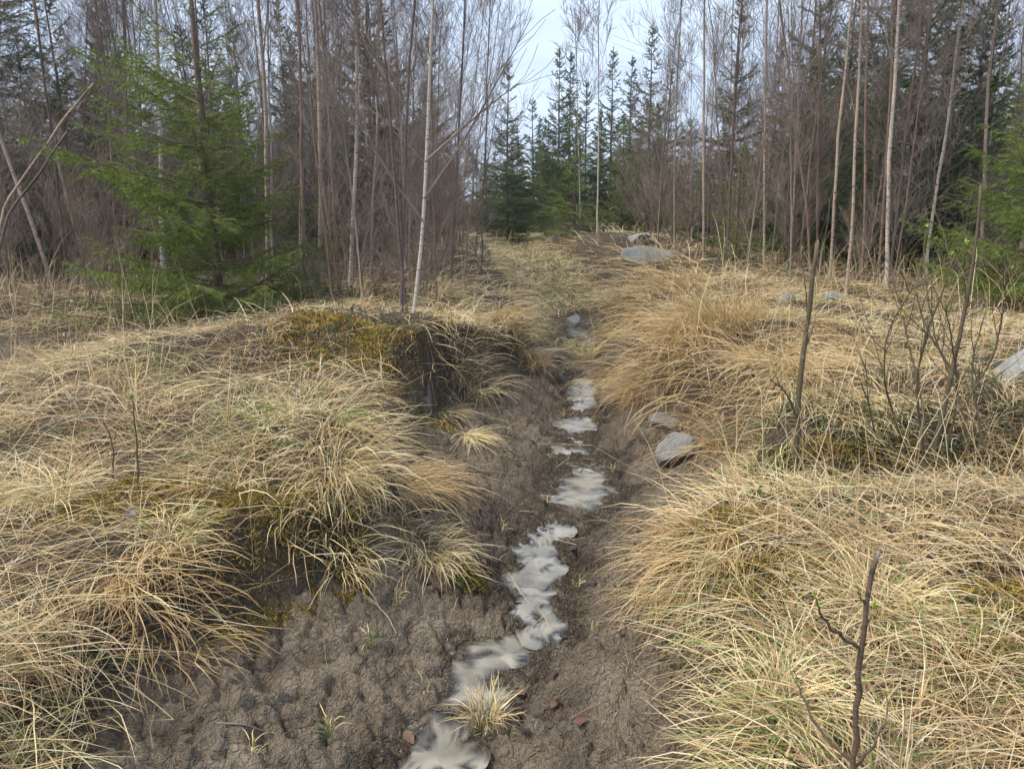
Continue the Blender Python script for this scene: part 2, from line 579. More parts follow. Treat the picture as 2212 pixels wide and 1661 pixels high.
def bark_mat(name, low, high, dark, lichen=0.3, band=True):
    """low: colour stops of the bark; rings of dark lenticels and flakes"""
    m, nt, b = new_mat(name)
    n1 = noise_node(nt, 3, 4, 0.6, 'Object', (1, 1, 0.6))
    n2 = noise_node(nt, 14, 4, 0.6, 'Object', (1.0, 1.0, 5.0))
    n3 = noise_node(nt, 30, 3, 0.6)
    c = ramp(nt, n1.outputs['Fac'], [(0.35, low), (0.65, high)]).outputs['Color']
    if band:
        k = ramp(nt, n2.outputs['Fac'], [(0.56, (0, 0, 0)), (0.66, (1, 1, 1))]).outputs['Color']
        c = mixc(nt, k, c, dark)
    if band:                                                  # young smooth bark higher up the stem is darker brown
        tcz = nt.nodes.new('ShaderNodeTexCoord')
        sx = nt.nodes.new('ShaderNodeSeparateXYZ')
        nt.links.new(tcz.outputs['Object'], sx.inputs[0])
        mr = nt.nodes.new('ShaderNodeMapRange')
        mr.inputs['From Min'].default_value = 1.6
        mr.inputs['From Max'].default_value = 4.2
        mr.inputs['To Max'].default_value = 0.85
        nt.links.new(sx.outputs['Z'], mr.inputs['Value'])
        c = mixc(nt, mr.outputs[0], c, (0.13, 0.085, 0.065))
    k2 = ramp(nt, n3.outputs['Fac'], [(0.60, (0, 0, 0)), (0.70, (lichen, lichen, lichen))]).outputs['Color']
    c = mixc(nt, k2, c, (0.42, 0.42, 0.37))
    nt.links.new(c, b.inputs['Base Color'])
    b.inputs['Roughness'].default_value = 0.8
    bump(nt, b, n2.outputs['Fac'], 0.4, 0.01)
    return m


def rock_mat(name, a, c2, moss=0.3):
    m, nt, b = new_mat(name)
    n1 = noise_node(nt, 7, 6, 0.65)
    n2 = noise_node(nt, 70, 4, 0.7)
    c = ramp(nt, n1.outputs['Fac'], [(0.32, a), (0.68, c2)]).outputs['Color']
    c = mixc(nt, 0.6, c, ramp(nt, n2.outputs['Fac'], [(0.3, (0.6, 0.6, 0.6)), (0.7, (1.2, 1.2, 1.2))]).outputs['Color'], 'MULTIPLY')
    n3 = noise_node(nt, 12, 4, 0.6)
    k = ramp(nt, n3.outputs['Fac'], [(0.58, (0, 0, 0)), (0.70, (moss, moss, moss))]).outputs['Color']
    c = mixc(nt, k, c, (0.12, 0.11, 0.06))
    nt.links.new(c, b.inputs['Base Color'])
    b.inputs['Roughness'].default_value = 0.75
    bump(nt, b, n2.outputs['Fac'], 0.9, 0.02)
    return m


M = {}
M['soil'] = ground_mat()
M['water'] = water_mat()
M['blade'] = tint_mat('grass_blade', 0.55, 0.25, 0.35)
M['leaf'] = tint_mat('leaf', 0.45, 0.2, 0.4)
M['moss'] = tint_mat('moss_shoot', 0.8, 0.2, 0.1)
M['needle'] = tint_mat('needle', 0.5, 0.3, 0.3)
M['birch_pale'] = bark_mat('birch_bark_pale', (0.52, 0.45, 0.37), (0.62, 0.52, 0.41), (0.07, 0.05, 0.04), 0.5)
M['birch_tan'] = bark_mat('birch_bark_tan', (0.34, 0.245, 0.175), (0.46, 0.355, 0.26), (0.07, 0.045, 0.035), 0.5)
M['birch_red'] = bark_mat('birch_bark_red', (0.20, 0.125, 0.09), (0.32, 0.21, 0.145), (0.06, 0.04, 0.03), 0.35)
M['birch_dark'] = bark_mat('birch_bark_dark', (0.10, 0.07, 0.058), (0.18, 0.12, 0.095), (0.04, 0.03, 0.03), 0.25)
M['twig'] = bark_mat('birch_twig', (0.145, 0.11, 0.092), (0.23, 0.175, 0.14), (0.04, 0.03, 0.03), 0.12, False)
M['brush'] = bark_mat('brush_twig', (0.17, 0.125, 0.092), (0.28, 0.21, 0.155), (0.04, 0.03, 0.03), 0.15, False)
M['spruce_bark'] = bark_mat('spruce_bark', (0.10, 0.07, 0.05), (0.18, 0.125, 0.09), (0.06, 0.045, 0.035), 0.35)
M['willow'] = bark_mat('willow_bark', (0.075, 0.058, 0.03), (0.135, 0.105, 0.055), (0.06, 0.05, 0.03), 0.2, False)
M['sapling'] = bark_mat('sapling_bark', (0.085, 0.055, 0.034), (0.15, 0.095, 0.06), (0.05, 0.035, 0.025), 0.35)
M['rock'] = rock_mat('grey_stone', (0.20, 0.21, 0.205), (0.35, 0.355, 0.34), 0.4)
M['rock_dark'] = rock_mat('dark_stone', (0.12, 0.115, 0.105), (0.24, 0.23, 0.21), 0.2)
M['rock_pale'] = rock_mat('pale_boulder', (0.25, 0.245, 0.23), (0.42, 0.41, 0.385), 0.6)
M['stump'] = bark_mat('dead_wood', (0.09, 0.07, 0.055), (0.20, 0.165, 0.13), (0.04, 0.035, 0.03), 0.3)

# ------------------------------------------------------------------ ground sheet
def graded(a, b, s0, s1):
    out, p = [a], a
    while p < b:
        p += s0 + (s1 - s0) * min(1, (p - a) / (b - a))
        out.append(p)
    return out[:-1]


def outward(start, step, grow, end):
    out, p, s = [], start, step
    while p < end:
        p += s
        s *= grow
        out.append(p)
    return out


xs_mid = list(np.arange(-1.4, 1.5, 0.0094))
xs = np.array([-v for v in outward(1.4, 0.012, 1.11, 600)][::-1] + xs_mid + outward(xs_mid[-1], 0.012, 1.11, 600))
ys = np.array([-v for v in outward(-1.45, 0.05, 1.35, 400)][::-1] + graded(1.45, 3.6, 0.0084, 0.0100) + graded(3.6, 5.5, 0.010, 0.015) + graded(5.5, 9.0, 0.017, 0.036)
              + graded(9.0, 30, 0.035, 0.3) + outward(30, 0.4, 1.2, 700))
GX, GY = np.meshgrid(xs, ys)
gz = fine(GX, GY)
mm = mudmask(GX, GY)
bb = basin(GX, GY)
dlat, tlat, _r = lateral(GX, GY)
wet = np.clip(0.95 * sstep(0.02, 0.30, bb + 0.4 * fbm(GX, GY, 0.22, 3, 70)) + 0.85 * (1 - sstep(0.1, 0.7, tlat)) * sstep(-0.2, 0.2, fbm(GX, GY, 0.3, 3, 77)), 0, 1)
darkpatch = np.exp(-(((GX + 3.75) / 1.0) ** 2 + ((GY - 5.7) / 0.6) ** 2))
mud_attr = np.clip(mm + darkpatch, 0, 1)
wet = np.clip(wet * mm + 0.55 * darkpatch + 0.9 * (bb > 0.3) * (GY > 8), 0, 1)
silt = np.clip(1 - np.abs(gz - fl_f(GY) + 0.008) / 0.022, 0, 1) * sstep(0.08, 0.4, bb) * (GY < 9)
ny, nx = GX.shape
idx = np.arange(ny * nx).reshape(ny, nx)
quads = np.stack([idx[:-1, :-1], idx[:-1, 1:], idx[1:, 1:], idx[1:, :-1]], -1).reshape(-1, 4)
g = MB()
g.add(np.stack([GX, GY, gz], -1).reshape(-1, 3), quads, None, np.stack([mud_attr, wet, silt], -1).reshape(-1, 3))
ground = g.build('ground', M['soil'], smooth=True, color=True)
tag(ground, 'muddy ditch and bank soil under the dry grass', None, None, 'structure')

for i, (px, py, rx, ry, lv) in enumerate(PUDDLES):
    na, nr = 40, 8
    a = np.linspace(0, 2 * np.pi, na, endpoint=False)
    r = 1.6 + 0.5 * fbm(np.cos(a) * 2 + i * 9, np.sin(a) * 2, 1.0, 2, 20)
    rr_ = (np.arange(1, nr + 1) / nr)[:, None]
    wx = np.concatenate([[px], (px + rx * r[None] * np.cos(a)[None] * rr_).ravel()])
    wy = np.concatenate([[py], (py + ry * r[None] * np.sin(a)[None] * rr_).ravel()])
    deep = sstep(0.000, 0.034, lv - fine(wx, wy))
    ring = lambda k: 1 + k * na + np.arange(na)
    f4 = np.concatenate([np.stack([ring(k), ring(k + 1), np.roll(ring(k + 1), -1), np.roll(ring(k), -1)], -1) for k in range(nr - 1)])
    f3 = np.stack([np.zeros(na, int), ring(0), np.roll(ring(0), -1)], -1)
    w = MB()
    w.add(np.stack([wx, wy, np.full(len(wx), lv)], -1), f4, f3, np.stack([deep, deep, deep], -1))
    o = w.build('water', M['water'], origin=(px, py, lv), smooth=True, color=True)
    o['kind'] = 'structure'
    o['label'] = 'milky rainwater lying in the bottom of the ditch'


# ------------------------------------------------------------------ grass
STRAW = np.array([[0.64, 0.49, 0.26], [0.70, 0.57, 0.34], [0.55, 0.39, 0.19], [0.46, 0.31, 0.145], [0.76, 0.65, 0.43]])
BROWN = np.array([[0.30, 0.19, 0.10], [0.22, 0.14, 0.08], [0.36, 0.23, 0.12], [0.38, 0.30, 0.21], [0.46, 0.37, 0.26]])
GREEN = np.array([[0.16, 0.22, 0.05], [0.22, 0.27, 0.07], [0.12, 0.19, 0.05]])


def flow(x, y):
    e = 0.18
    gx = (macro(x + e, y) - macro(x - e, y)) / (2 * e)
    gy = (macro(x, y + e) - macro(x, y - e)) / (2 * e)
    return -gx, -gy


def lay_blades(mb, rx, ry, L, az, p0, p1, width, col, n=5, sink=0.01, off=None, power=1.0):
    """blades that rise from the ground at pitch p0, bend over to p1 and then lie on whatever is below them"""
    m = len(rx)
    P = np.empty((m, n, 3))
    P[:, 0, 0], P[:, 0, 1] = rx, ry
    P[:, 0, 2] = macro(rx, ry) - sink
    ds = L / (n - 1)
    if off is None:
        off = rng.random(m) * 0.03 + 0.004
    wob = rng.normal(0, 0.13, (m, n)) + (rng.random((m, n)) < 0.07) * rng.normal(0, 0.8, (m, n))
    azk = az.copy()
    for k in range(1, n):
        f = ((k - 0.5) / (n - 1)) ** power
        pit = p0 + (p1 - p0) * f
        azk = azk + wob[:, k]
        P[:, k, 0] = P[:, k - 1, 0] + ds * np.cos(pit) * np.cos(azk)
        P[:, k, 1] = P[:, k - 1, 1] + ds * np.cos(pit) * np.sin(azk)
        P[:, k, 2] = P[:, k - 1, 2] + ds * np.sin(pit)
        gr = macro(P[:, k, 0], P[:, k, 1]) + off
        P[:, k, 2] = np.maximum(P[:, k, 2], gr)
    prof = np.interp(np.linspace(0, 1, n), [0, 0.25, 0.7, 1], [0.7, 1.0, 0.8, 0.12])
    W = width[:, None] * prof[None, :] * 0.5
    tw = rng.normal(0, 0.6, m)
    S = np.stack([-np.sin(az) * np.cos(tw), np.cos(az) * np.cos(tw), np.sin(tw)], -1)
    mb.ribbons(P, W, S, col)


def pick(pal, n, jit=0.10):
    c = pal[rng.integers(0, len(pal), n)]
    return np.clip(c * (1 + rng.normal(0, jit, (n, 1))) * (1 + rng.normal(0, 0.03, (n, 3))), 0.01, 0.9)


def scatter(n, y0, y1, power, spread=0.72, extra=1.0):
    """points in the part of the ground the place shows, thinning with distance"""
    u = rng.random(n)
    if abs(power - 1) < 1e-6:
        y = y0 * (y1 / y0) ** u
    else:
        q = 1 - power
        y = (y0 ** q + u * (y1 ** q - y0 ** q)) ** (1 / q)
    x = (rng.random(n) * 2 - 1) * (spread * y + extra)
    return x, y


MOSS_SPOTS = [(-0.98, 2.62, 0.24, 0.20), (-0.72, 2.78, 0.18, 0.13), (-1.18, 4.92, 0.30, 0.24), (-0.72, 4.90, 0.26, 0.16), (0.88, 2.30, 0.20, 0.15),
              (0.80, 2.66, 0.18, 0.13), (1.75, 3.50, 0.5, 0.10), (2.4, 3.42, 0.4, 0.16), (-0.17, 2.93, 0.05, 0.04), (-1.35, 2.75, 0.3, 0.2), (1.45, 2.1, 0.3, 0.3)]


def moss_cover(x, y):
    c = np.zeros(np.shape(x))
    for mx, my, rx, ry in MOSS_SPOTS:
        c = np.maximum(c, np.exp(-(((x - mx) / rx) ** 2 + ((y - my) / ry) ** 2)))
    return c


def grass_field(n, y0, y1, power, npts, wscale, lscale=1.0):
    x, y = scatter(n, y0, y1, power)
    d, t, right = lateral(x, y)
    mud = mudmask(x, y)
    dark = np.exp(-(((x + 3.75) / 1.0) ** 2 + ((y - 5.7) / 0.6) ** 2))
    clump = fbm(x, y, 0.35, 3, 15)
    keep = (mud < 0.25) & (rng.random(n) > 0.97 * dark) & (rng.random(n) > 0.93 * moss_cover(x, y))
    hollow = np.exp(-(((x - 2.0) / 0.75) ** 2 + ((y - 3.42) / 0.2) ** 2))
    keep &= rng.random(n) > 0.9 * hollow
    keep &= rng.random(n) < np.clip(0.62 + 1.9 * clump, 0.12, 1)
    keep &= (basin(x, y) < 0.15)
    # thinner litter under the trees
    wood = np.maximum(sstep(5.8, 7.6, y) * sstep(1.2, 2.6, -x), sstep(7.5, 9.5, y) * sstep(3.0, 4.5, x))
    keep &= rng.random(n) > 0.6 * wood
    x, y, d, right, clump = x[keep], y[keep], d[keep], right[keep], clump[keep]
    wood = wood[keep]
    m = len(x)
    fx, fy = flow(x, y)
    sl = np.hypot(fx, fy)
    swirl = fbm(x, y, 1.1, 2, 21) * 7.0 + np.where(right, 2.9, 0.2)
    ax = fx * 1.35 + 0.40 * np.cos(swirl)
    ay = fy * 1.35 + 0.40 * np.sin(swirl) - 0.10
    az = np.arctan2(ay, ax) + rng.normal(0, 0.8 + 0.5 * (sl < 0.25), m)
    L = lscale * (0.10 + 0.24 * rng.random(m)) * (1 + 0.6 * clump)
    rim = np.exp(-((d - 0.08) / 0.22) ** 2)
    L = L * (1 + 0.10 * rim)
    gold = (right & (y > 4.4) & (y < 13)).astype(float) * np.exp(-((d - 0.5) / 0.7) ** 2)
    L = L * (1 + 0.55 * gold)
    p0 = np.radians(rng.uniform(0, 52, m) - 10 * rim)
    p1 = np.radians(rng.uniform(-32, 6, m) - 20 * rim)
    up = rng.random(m) < (0.05 + 0.35 * wood)
    p0 = np.where(up, np.radians(rng.uniform(55, 88, m)), p0)
    p1 = np.where(up, np.radians(rng.uniform(5, 60, m)), p1)
    col = pick(STRAW, m)
    br = rng.random(m) < np.clip(0.20 + 0.8 * (fbm(x, y, 0.6, 2, 33)) + 0.42 * wood, 0.05, 0.85)
    col = np.where(br[:, None], pick(BROWN, m), col)
    gr = rng.random(m) < np.clip(0.05 + 1.2 * (fbm(x, y, 0.5, 2, 52) - 0.13), 0.015, 0.5) * (1 - 0.6 * gold)
    col = np.where(gr[:, None], pick(GREEN, m) * 1.1, col)
    golden = np.array([[0.55, 0.38, 0.17]]) * (1 + rng.normal(0, 0.15, (m, 1)))
    col = col * (1 - 0.55 * gold[:, None]) + golden * 0.55 * gold[:, None]
    chan = (d < 0.0) & (y > 7.8)
    L = np.where(chan, L * 0.55, L)
    col = np.where((chan & (rng.random(m) < 0.75))[:, None], np.array([[0.50, 0.43, 0.20]]) * (1 + rng.normal(0, 0.16, (m, 1))), col)
    w = (0.0022 + 0.0022 * rng.random(m)) * wscale * np.maximum(1, (y / 3.2) ** 0.65)
    off = rng.random(m) ** 1.5 * 0.055 + 0.004
    mb = MB()
    lay_blades(mb, x, y, L, az, p0, p1, w, col, npts, 0.012, off)
    return mb


tag(grass_field(105000, 1.15, 9.0, 0.9, 5, 1.0).build('dry_grass', M['blade'], color=True),
    'matted straw coloured dead grass covering both banks of the ditch', 'grass', None, 'stuff')
tag(grass_field(44000, 8.0, 34.0, 1.0, 4, 1.25, 1.7).build('dry_grass', M['blade'], color=True),
    'dry grass on the far banks and under the trees', 'grass', None, 'stuff')


# short pale grass in the bottom of the upper ditch
n_ = 16000
cx_, cy_ = rng.uniform(-2, 2.5, n_), 7.6 * (26 / 7.6) ** rng.random(n_)
cd_, ct_, _r2 = lateral(cx_, cy_)
ck_ = (cd_ < 0.15) & (basin(cx_, cy_) < 0.12) & (mudmask(cx_, cy_) < 0.5)
cx_, cy_ = cx_[ck_], cy_[ck_]
n_ = len(cx_)
cb_ = MB()
lay_blades(cb_, cx_, cy_, rng.uniform(0.10, 0.30, n_), rng.uniform(0, 6.28, n_), np.radians(rng.uniform(25, 80, n_)), np.radians(rng.uniform(-40, 10, n_)),
           0.0042 * np.maximum(1, (cy_ / 6) ** 0.8), np.array([[0.58, 0.49, 0.25]]) * (1 + rng.normal(0, 0.18, (n_, 1))) * (1 + rng.normal(0, 0.04, (n_, 3))), 4)
tag(cb_.build('channel_grass', M['blade'], color=True), 'short pale grass filling the upper end of the ditch', 'grass', None, 'stuff')


# loose straws lying every which way on top of the mat
def straws(n):
    x, y = scatter(n, 1.2, 9.5, 0.9)
    k = (mudmask(x, y) < 0.3) & (basin(x, y) < 0.1) & (rng.random(n) > 0.8 * moss_cover(x, y)) & (rng.random(n) > 0.8 * np.exp(-(((x + 3.75) / 1.0) ** 2 + ((y - 5.7) / 0.6) ** 2)))
    k &= fbm(x, y, 0.7, 2, 99) > rng.uniform(-0.35, 0.2, n)
    x, y = x[k], y[k]
    m = len(x)
    mb = MB()
    lay_blades(mb, x, y, rng.uniform(0.18, 0.52, m), rng.uniform(0, 6.28, m), np.radians(rng.uniform(0, 32, m)), np.radians(rng.uniform(-18, 8, m)),
               rng.uniform(0.0018, 0.0034, m) * np.maximum(1, (y / 3.2) ** 0.65), pick(STRAW, m) * rng.uniform(0.75, 1.12, (m, 1)), 4, -0.02, rng.random(m) * 0.05 + 0.02)
    return mb


tag(straws(21000).build('straw_litter', M['blade'], color=True), 'loose dry straws lying criss cross over the matted grass', 'grass', None, 'stuff')

def mud_straws(n):
    x, y = rng.uniform(-1.2, 1.4, n), rng.uniform(1.6, 7.2, n)
    d, t, _ = lateral(x, y)
    k = (mudmask(x, y) > 0.5) & (rng.random(n) < np.clip(np.exp(d * 5) + 0.12, 0, 1))
    x, y = x[k], y[k]
    m = len(x)
    mb = MB()
    lay_blades(mb, x, y, rng.uniform(0.06, 0.34, m) ** 1.0, rng.uniform(0, 6.28, m), np.radians(rng.uniform(-2, 14, m)), np.radians(rng.uniform(-10, 4, m)),
               rng.uniform(0.0016, 0.003, m), pick(STRAW, m) * rng.uniform(0.45, 1.0, (m, 1)), 5, -0.012, rng.random(m) * 0.012 + 0.014)
    return mb


tag(mud_straws(1500).build('straw_litter', M['blade'], color=True), 'single straws fallen on the mud of the ditch', 'grass', None, 'stuff')


# tall thin stalks that stand out of the mat
def stalks(n, y0, y1):
    x, y = scatter(n, y0, y1, 1.0)
    k = (mudmask(x, y) < 0.2) & (basin(x, y) < 0.1) & (fbm(x, y, 1.2, 2, 88) > -0.08)
    x, y = x[k], y[k]
    m = len(x)
    mb = MB()
    lay_blades(mb, x, y, rng.uniform(0.35, 0.85, m), rng.uniform(0, 6.28, m), np.radians(rng.uniform(60, 89, m)), np.radians(rng.uniform(-10, 75, m)),
               0.003 * np.maximum(1, (y / 4) ** 0.7), pick(STRAW, m) * 0.95, 5, 0.01, None, 1.6)
    return mb


tag(stalks(2600, 2.6, 22).build('grass_stalks', M['blade'], color=True), 'thin dry grass stalks standing above the matted grass', 'grass', None, 'stuff')


def tussock(u, v, label, n=260, L=0.3, rad=0.07, green=0.12, pal=STRAW, lean=None, at=None, p0=(40, 85), p1=(-70, -10), wid=0.003, group='grass tussocks'):
    p = ground_at(u, v) if at is None else np.array([at[0], at[1], float(macro(at[0], at[1]))])
    a = rng.uniform(0, 2 * np.pi, n)
    r = rad * np.sqrt(rng.random(n))
    x, y = p[0] + r * np.cos(a), p[1] + r * np.sin(a)
    az = a + rng.normal(0, 0.5, n)
    if lean is not None:
        ax, ay = np.cos(az) * 0.85 + lean[0] * 0.9, np.sin(az) * 0.85 + lean[1] * 0.9
        az = np.arctan2(ay, ax) + rng.normal(0, 0.45, n)
    Ls = L * rng.uniform(0.25, 1.2, n) * 0.8
    root = empty('grass_tussock', p, label, 'grass tussock', group)
    g = rng.random(n) < green
    for nm, sel, palette, q1 in (('dead_blades', ~g, pal, p1), ('green_blades', g, GREEN, (p1[0] + 40, p1[1] + 45))):
        k = int(sel.sum())
        if k < 3:
            continue
        mb = MB()
        lay_blades(mb, x[sel], y[sel], Ls[sel] * (0.7 if nm[0] == 'g' else 1), az[sel], np.radians(rng.uniform(*p0, k)), np.radians(rng.uniform(*q1, k)),
                   wid * rng.uniform(0.7, 1.3, k), pick(palette, k), 7, 0.01, rng.random(k) * 0.05 + 0.004)
        mb.v = [q - p for q in mb.v]
        mb.build(nm, M['blade'], root, color=True)['kind'] = 'stuff'
    return root


PALE = np.array([[0.70, 0.57, 0.31], [0.74, 0.63, 0.38], [0.64, 0.49, 0.24]])
OCHRE = np.array([[0.52, 0.35, 0.15], [0.60, 0.43, 0.21], [0.43, 0.27, 0.11], [0.64, 0.50, 0.28]])
tussock(1050, 1560, 'yellow green grass tuft growing beside the nearest puddle', 190, 0.16, 0.06, 0.22, p0=(25, 85), p1=(-30, 30), wid=0.0028)
tussock(740, 1150, 'pale grass tussock with green heart drooping over the mud left of the ditch', 420, 0.34, 0.09, 0.20, PALE, (0.7, -0.35))
tussock(730, 1030, 'straw tussock on the bank above the green hearted tussock', 420, 0.42, 0.12, 0.1, STRAW, (0.7, -0.5))
tussock(860, 1060, 'rusty brown grass swept down into the ditch from the left bank', 420, 0.62, 0.16, 0.02, OCHRE, (1.1, -0.55), p0=(20, 55), p1=(-60, -20))
tussock(1010, 950, 'combed straw coloured grass tuft lying on the muddy slope', 170, 0.42, 0.035, 0.0, PALE, (1.3, -0.6), p0=(15, 45), p1=(-50, -20))
tussock(960, 900, 'thin grass tuft hanging below the mossy stump mound', 150, 0.42, 0.06, 0.05, STRAW, (1.2, -0.5), p0=(10, 45), p1=(-50, -20))
tussock(1440, 760, 'big golden grass tussock sweeping down the right bank', 900, 0.85, 0.3, 0.03, OCHRE, (-1.0, -0.7), p0=(30, 75), p1=(-60, -15))
tussock(1560, 700, 'tall golden tussock with green shoots on top of the right bank', 620, 0.75, 0.25, 0.12, OCHRE, (-0.5, -0.5), p0=(50, 88), p1=(-50, 30))
tussock(1640, 800, 'golden grass tussock behind the two stones', 620, 0.75, 0.26, 0.03, OCHRE, (-0.9, -0.7), p0=(25, 75), p1=(-60, -15))
tussock(1340, 650, 'pale arching tussock beside the small waterfall of the ditch', 320, 0.6, 0.15, 0.08, PALE, (-0.6, -0.4), wid=0.005)
tussock(1270, 775, 'greenish grass tuft between the pool and the puddles', 240, 0.24, 0.14, 0.15, PALE, None, wid=0.004)
tussock(1110, 720, 'brown tussock hanging over the left side of the pool', 480, 0.62, 0.2, 0.03, OCHRE, (0.9, -0.5), wid=0.004)
tussock(1000, 760, 'straw tussock draped over the left bank behind the mossy mound', 520, 0.55, 0.22, 0.04, STRAW, (1.0, -0.6))
tussock(1860, 950, 'bleached tussock hanging over the mound behind the slim sapling', 520, 0.24, 0.26, 0.08, PALE, (-0.25, -0.6), p0=(30, 75), p1=(-85, -30), at=(1.75, 3.85))
tussock(1700, 960, 'short pale tussock at the ditch side of the sapling mound', 360, 0.24, 0.16, 0.1, PALE, (-0.7, -0.6), p0=(25, 70), p1=(-85, -30), at=(1.35, 3.95))
tussock(1500, 1200, 'brown tussock falling over the right edge of the mud', 560, 0.36, 0.14, 0.03, OCHRE, (-1.0, -0.4), p0=(15, 60), p1=(-80, -30))
tussock(1900, 1330, 'bleached starburst tussock behind the cut sapling', 480, 0.36, 0.12, 0.08, PALE, None, p0=(20, 80), p1=(-60, 10))
tussock(1660, 1560, 'bleached tussock at the foot of the right bank', 480, 0.33, 0.11, 0.10, PALE, (-0.4, -0.2), p0=(20, 80), p1=(-60, 10))
tussock(2080, 1450, 'olive green tussock at the right edge of the bank', 420, 0.30, 0.16, 0.45, STRAW, None)
tussock(120, 1090, 'pale tussock with bright green shoots on the left bank', 300, 0.36, 0.08, 0.15, PALE, (-0.3, -0.4))
tussock(380, 1170, 'green and straw tussock beside the budding sapling', 260, 0.26, 0.08, 0.25, PALE, (0.5, -0.3))
tussock(60, 1500, 'long straw tussock combed across the near left bank', 620, 0.6, 0.18, 0.04, PALE, (-0.9, -0.7), p0=(10, 45), p1=(-40, 0))
tussock(75, 770, 'small olive tussock on the dark wet soil', 150, 0.22, 0.05, 0.35, STRAW, None)
tussock(800, 1400, 'tiny green grass sprout in the cracked mud', 22, 0.09, 0.012, 0.6, PALE, None)
tussock(545, 1640, 'little bleached sprout low in the cracked mud', 14, 0.10, 0.01, 0.2, PALE, None)
tussock(715, 1590, 'little green sprout beside the bleached one', 16, 0.10, 0.01, 0.5, PALE, None)
tussock(340, 1270, 'brown grass hanging over the near left mud edge', 420, 0.34, 0.16, 0.02, OCHRE, (0.9, -0.6), p0=(15, 60), p1=(-80, -30))
tussock(930, 1190, 'olive tussock at the tip of the grassy tongue', 380, 0.30, 0.14, 0.10, STRAW, (0.8, -0.5), p0=(20, 65), p1=(-75, -25))

for at_, lab in (((2.55, 3.72), 'brown tussock behind the foot of the willow bush'), ((2.95, 3.85), 'straw tussock on the hump right of the willow bush'), ((2.1, 4.0), 'straw tussock on top of the sapling mound')):
    tussock(0, 0, lab, 420, 0.30, 0.24, 0.08, STRAW, (-0.1, -0.5), at=at_, p0=(20, 75), p1=(-70, -10))
for at_ in ((0.30, 2.55), (-0.3, 2.3), (0.28, 3.05), (-0.05, 3.6), (0.2, 4.0), (0.62, 4.5), (0.25, 4.75), (0.7, 5.4), (0.4, 5.8), (0.78, 6.4), (0.45, 6.9), (-0.45, 2.7), (0.38, 2.2)):
    tussock(0, 0, 'tiny withered grass sprout in the wet mud along the trickle', 18, 0.085, 0.014, 0.35, PALE, None, at=at_, p0=(10, 80), p1=(-30, 20), wid=0.0022, group='sprouts along the trickle')


# ------------------------------------------------------------------ moss cushions
MOSSC = np.array([[0.36, 0.25, 0.05], [0.44, 0.31, 0.07], [0.24, 0.18, 0.045], [0.50, 0.37, 0.12], [0.19, 0.17, 0.045], [0.15, 0.11, 0.04]])
moss_lab = ['golden moss cushion on the left rim of the mud', 'yellow moss hanging at the muddy corner of the left bank', 'bright golden moss on the front of the stump mound',
            'dark golden moss beside the stump', 'yellow moss on the near right bank edge', 'yellow moss under the brown tussock of the right bank',
            'golden moss in the hollow below the slim sapling', 'golden moss around the foot of the willow bush', 'small green moss cushion in the middle of the ditch',
            'flat moss among the grass of the left bank', 'flat moss behind the cut sapling']
for (mx, my, rx, ry), lab in zip(MOSS_SPOTS, moss_lab):
    n = min(int(4000 * max(0.35, (rx * ry / 0.04) ** 0.7)), 9500)
    a, r = rng.uniform(0, 6.283, n), np.sqrt(rng.random(n)) * 1.15 + np.abs(rng.normal(0, 0.12, n))
    r = r * (1 + 0.5 * fbm(np.cos(a) * 3 + mx * 7, np.sin(a) * 3, 1.5, 2, 14))
    x, y = mx + rx * r * np.cos(a), my + ry * r * np.sin(a)
    pz = float(macro(mx, my))
    thick = np.maximum(0, 1 - (r / 1.3) ** 2) * 0.045 * (1 + 1.5 * fbm(x, y, 0.06, 2, 81))
    thick = thick + 0.012 * np.maximum(0, fbm(x, y, 0.03, 2, 82))
    P = np.empty((n, 2, 3))
    P[:, 0] = np.stack([x, y, macro(x, y) + thick - 0.008], -1)
    dv = norm(np.stack([rng.normal(0, 0.6, n), rng.normal(0, 0.6, n) - 0.25, np.full(n, 0.8)], -1)) * rng.uniform(0.014, 0.032, n)[:, None]
    P[:, 1] = P[:, 0] + dv * 0.85
    S = norm(np.cross(dv, rng.normal(0, 1, (n, 3))))
    mb = MB()
    c = pick(MOSSC, n, 0.15)
    if 'green' in lab:
        c = c * np.array([0.7, 0.85, 0.8])
    if 'stump' in lab:
        c = c * 1.35
    mb.ribbons(P, np.array([[0.0026, 0.0007]]) * np.ones((n, 1)), S, c)
    tag(mb.build('moss_cushion', M['moss'], color=True, origin=(mx, my, pz)), lab, 'moss', 'moss cushions')


# ------------------------------------------------------------------ stones
def ico(sub):
    import bmesh
    bm = bmesh.new()
    bmesh.ops.create_icosphere(bm, subdivisions=sub, radius=1)
    v = np.array([q.co[:] for q in bm.verts])
    f = [[q.index for q in fc.verts] for fc in bm.faces]
    bm.free()
    return v, f


ICO_V, ICO_F = ico(4)


